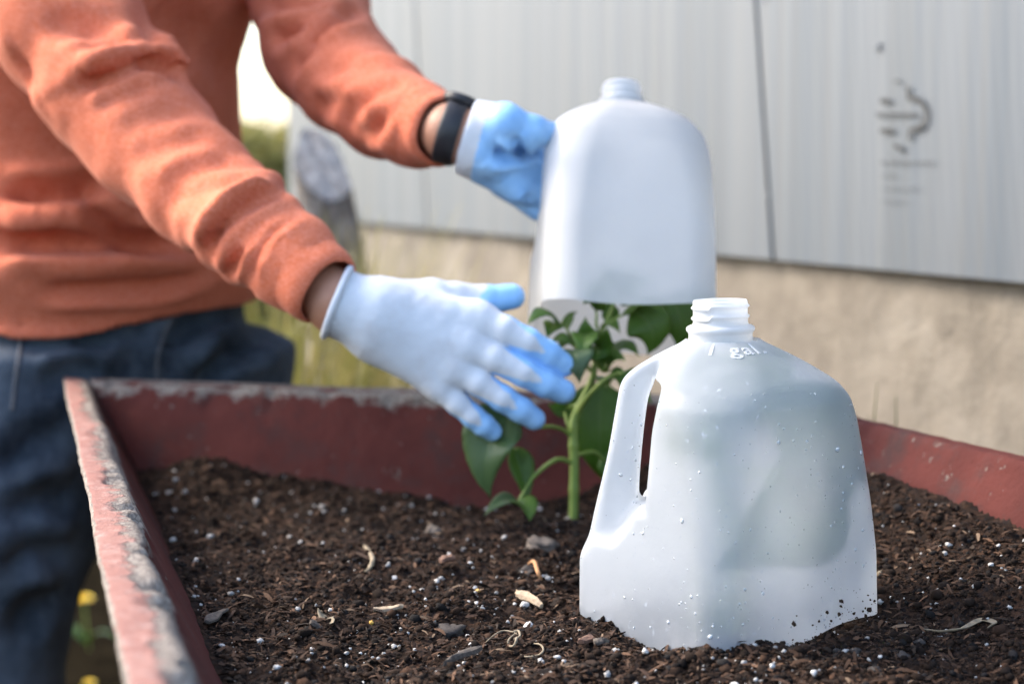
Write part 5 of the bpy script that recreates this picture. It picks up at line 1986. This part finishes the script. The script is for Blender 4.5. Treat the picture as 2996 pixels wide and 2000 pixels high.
def lglove_sdf(P):
    d = cone(P, LW - L_AXG * .01, LP(1420, 420, 1.662), .0265, .0290)
    d = smin(d, cone(P, LP(1400, 380, 1.66), LP(1490, 380, 1.655), .0225, .0170), .012)
    d = smin(d, cone(P, LP(1400, 440, 1.668), LP(1480, 500, 1.672), .0255, .0190), .012)
    d = smin(d, chain(P, *L_THUMB, .006), .008)
    f = None
    for c in L_FING:
        q = chain(P, *c, .004)
        f = q if f is None else smin(f, q, .003)
    d = smin(d, f, .006)
    s = (P - LW) @ L_AXG
    d = smax(d, .012 - s, .002)
    return d


lo = np.min([LP(1290, 300, 1.6), LP(1290, 660, 1.6)], 0); hi = np.max([LP(1700, 300, 1.7), LP(1700, 300, 1.75)], 0)
HV, HQ = sdf_mesh(lglove_sdf, (lo[0], 1.60, lo[2]), (hi[0], 1.76, hi[2]), 0.0015, near=2.2)
spec = [([(1442, 446), (1480, 452), (1540, 444), (1585, 462)], .0055, .007), ([(1500, 405), (1520, 425), (1550, 445)], .004, .004), ([(1545, 575), (1530, 590)], .003, .003), ([(1415, 470), (1440, 500), (1480, 522)], .008, -.002)]
HV = creases(HV, HQ, spec)
N = vnormals(HV, HQ)
HV = HV + N * (noise3(HV, 60, 4) * .0016)[:, None].astype(np.float32)
sW = (HV - LW) @ L_AXG
pal = np.array([.05, -.75, -.35]); pal /= np.linalg.norm(pal)
val = 0.5 + 0.9 * np.minimum(N @ pal + .32, (sW - .027) * 30)
lg = mesh('glove', HV, HQ, M_GLOVE, person)
lg['label'] = 'left glove, blue coated palm gripping the raised jug'
set_attr(lg, 'coat', smooth_verts(np.repeat(val[:, None], 3, 1), HQ, 2, .5)[:, 0])

# --- watch strap between sleeve and glove
def ring(c, ax, r, w_, th, name, mat, parent):
    ax = ax / np.linalg.norm(ax); u = np.cross(ax, [0, 0, 1.0]); u /= np.linalg.norm(u); v = np.cross(ax, u)
    V, F = [], []
    sec = [(-w_ / 2, 0), (-w_ / 2, th * .7), (-w_ / 2 * .8, th), (w_ / 2 * .8, th), (w_ / 2, th * .7), (w_ / 2, 0)]
    n = 40
    for i in range(n):
        a = 2 * math.pi * i / n
        rd = u * math.cos(a) + v * math.sin(a)
        for s, h in sec: V.append(c + ax * s + rd * (r + h))
    m = len(sec)
    for i in range(n):
        for j in range(m):
            F.append((i * m + j, i * m + (j + 1) % m, ((i + 1) % n) * m + (j + 1) % m, ((i + 1) % n) * m + j))
    return mesh(name, V, F, mat, parent)


M_STRAP = m_simple('black_rubber', (0.008, 0.008, 0.011), (0.014, 0.014, 0.018), 90, .5, .1)
wa = LW.astype(float) - L_AXG * .001
ws = ring(wa, L_AXG.astype(float), .0245, .018, .0036, 'watch_strap', M_STRAP, person)
up = np.array([0, .25, 1.0]); up = up - L_AXG * (up @ L_AXG); up /= np.linalg.norm(up)
V, F = tube([wa + up * .024, wa + up * .0315, wa + up * .0325], [.0165, .0165, .0150], 24)
mesh('watch_case', V, F, M_STRAP, ws)

# --- body under the clothes: one continuous skin
M_SKIN = m_simple('brown_skin', (0.30, 0.135, 0.080), (0.38, 0.185, 0.115), 30, .55, .2, 400, .0006)
HEAD = np.array([-.325, 1.90, 1.53])


def body_sdf(P):
    d = np.maximum(torso(P, -.045), np.maximum(.75 - P[:, 2], P[:, 2] - 1.35))
    d = smin(d, cone(P, np.array([-.378, 1.955, 1.33]), np.array([-.345, 1.92, 1.46]), .062, .055), .02)
    # head: cranium, jaw, nose, ears
    a = (P - HEAD) @ FW; b = (P - HEAD) @ LA; z = P[:, 2] - HEAD[2]
    k = np.sqrt(((a + .012) / .092) ** 2 + (b / .075) ** 2 + ((z - .03) / .092) ** 2)
    h = (k - 1) * .075
    k = np.sqrt(((a - .018) / .070) ** 2 + (b / .058) ** 2 + ((z + .045) / .072) ** 2)
    h = smin(h, (k - 1) * .058, .025)
    nz0 = HEAD + FW * .082; h = smin(h, cone(P, nz0 + [0, 0, .012], nz0 + FW * .018 - np.array([0, 0, .022]), .008, .012), .010)
    for s in (-1, 1):
        eb = HEAD + FW * .078 + LA * s * .030
        h = smax(h, -(np.linalg.norm(P - (eb + [0, 0, .004]), axis=1) - .012), .012)
        ec = HEAD - FW * .005 + LA * s * .078
        h = smin(h, cone(P, ec + [0, 0, .022], ec - np.array([0, 0, .02]), .012, .008), .006)
    h = smin(h, cone(P, HEAD + FW * .084 - LA * .02 - np.array([0, 0, .055]), HEAD + FW * .084 + LA * .02 - np.array([0, 0, .055]), .006, .006), .006)
    d = smin(d, h, .018)
    for arm, rad, e1, hand in ((R_ARM, R_RAD, WR, [h2(520, 400, YH + .012), h2(850, 560, YH + .006)]), (L_ARM, L_RAD, LW, [LP(1420, 420, 1.664), LP(1460, 430, 1.667)])):
        pts = arm[:-2] + [e1 - 0 * e1] + hand
        rr = [max(q - .024, .022) for q in rad[:-2]] + [.0242, .0215, .0105]
        d = smin(d, chain(P, pts, rr, .01), .02)
    d = smin(d, chain(P, [R_LEG[0] - [0, 0, .05]] + R_LEG[1:], [.060, .060, .050, .040], .02), .03)
    d = smin(d, chain(P, [L_LEG[0] - [0, 0, .05]] + L_LEG[1:], [.060, .060, .050, .040], .02), .03)
    for leg in (R_LEG, L_LEG):
        an = leg[-1]
        d = smin(d, cone(P, an - np.array([0, 0, .03]), an + FW * .12 - np.array([0, 0, .045]), .035, .024), .02)
    return d


BV, BQ = sdf_mesh(body_sdf, (-.70, 1.46, 0.0), (-.02, 2.36, 1.68), 0.0062, near=2.2)
body = mesh('body', BV, BQ, M_SKIN, person)
# eyes, hair, shoes
M_EYE = m_simple('eye', (.6, .58, .55), (.65, .62, .6), 10, .2, 0)
M_HAIR = m_simple('dark_hair', (.012, .009, .007), (.03, .02, .015), 60, .6, .6, 200, .004)
for s in (-1, 1):
    bv, bf = ico(2)
    mesh('eye', bv * .0115 + HEAD + FW * .072 + LA * s * .030 + [0, 0, .004], bf, M_EYE, body)


def hair_sdf(P):
    a = (P - HEAD) @ FW; b = (P - HEAD) @ LA; z = P[:, 2] - HEAD[2]
    k = np.sqrt(((a + .014) / .100) ** 2 + (b / .083) ** 2 + ((z - .034) / .100) ** 2)
    d = (k - 1) * .083 + noise3(P, 60) * .006
    return smax(d, np.minimum(a - .045 - (z - .05) * .5, 1) * .8 - np.maximum(z - .03, 0) * .3, .008) if False else smax(smax(d, (a - .050) - np.maximum(z - .045, 0) * 1.2, .01), -.055 - z + np.maximum(a, 0) * .9, .01)


AV, AQ = sdf_mesh(hair_sdf, tuple(HEAD - .14), tuple(HEAD + .16), .005, near=2.2)
mesh('hair', AV, AQ, M_HAIR, person)
M_SHOE = m_simple('brown_boot', (.05, .032, .02), (.09, .06, .04), 40, .6, .4, 150, .002)
for leg in (R_LEG, L_LEG):
    an = leg[-1]

    def shoe(P, an=an):
        d = cone(P, an + np.array([0, 0, .02]), an - np.array([0, 0, .02]), .050, .050)
        d = smin(d, cone(P, an - FW * .02 - np.array([0, 0, .035]), an + FW * .13 - np.array([0, 0, .040]), .046, .040), .03)
        return smax(smax(d, .004 - P[:, 2], .004), P[:, 2] - .125, .004)
    V, Q = sdf_mesh(shoe, (an[0] - .16, an[1] - .22, -.01), (an[0] + .22, an[1] + .14, .15), .006, near=2.2)
    mesh('shoe', V, Q, M_SHOE, person)
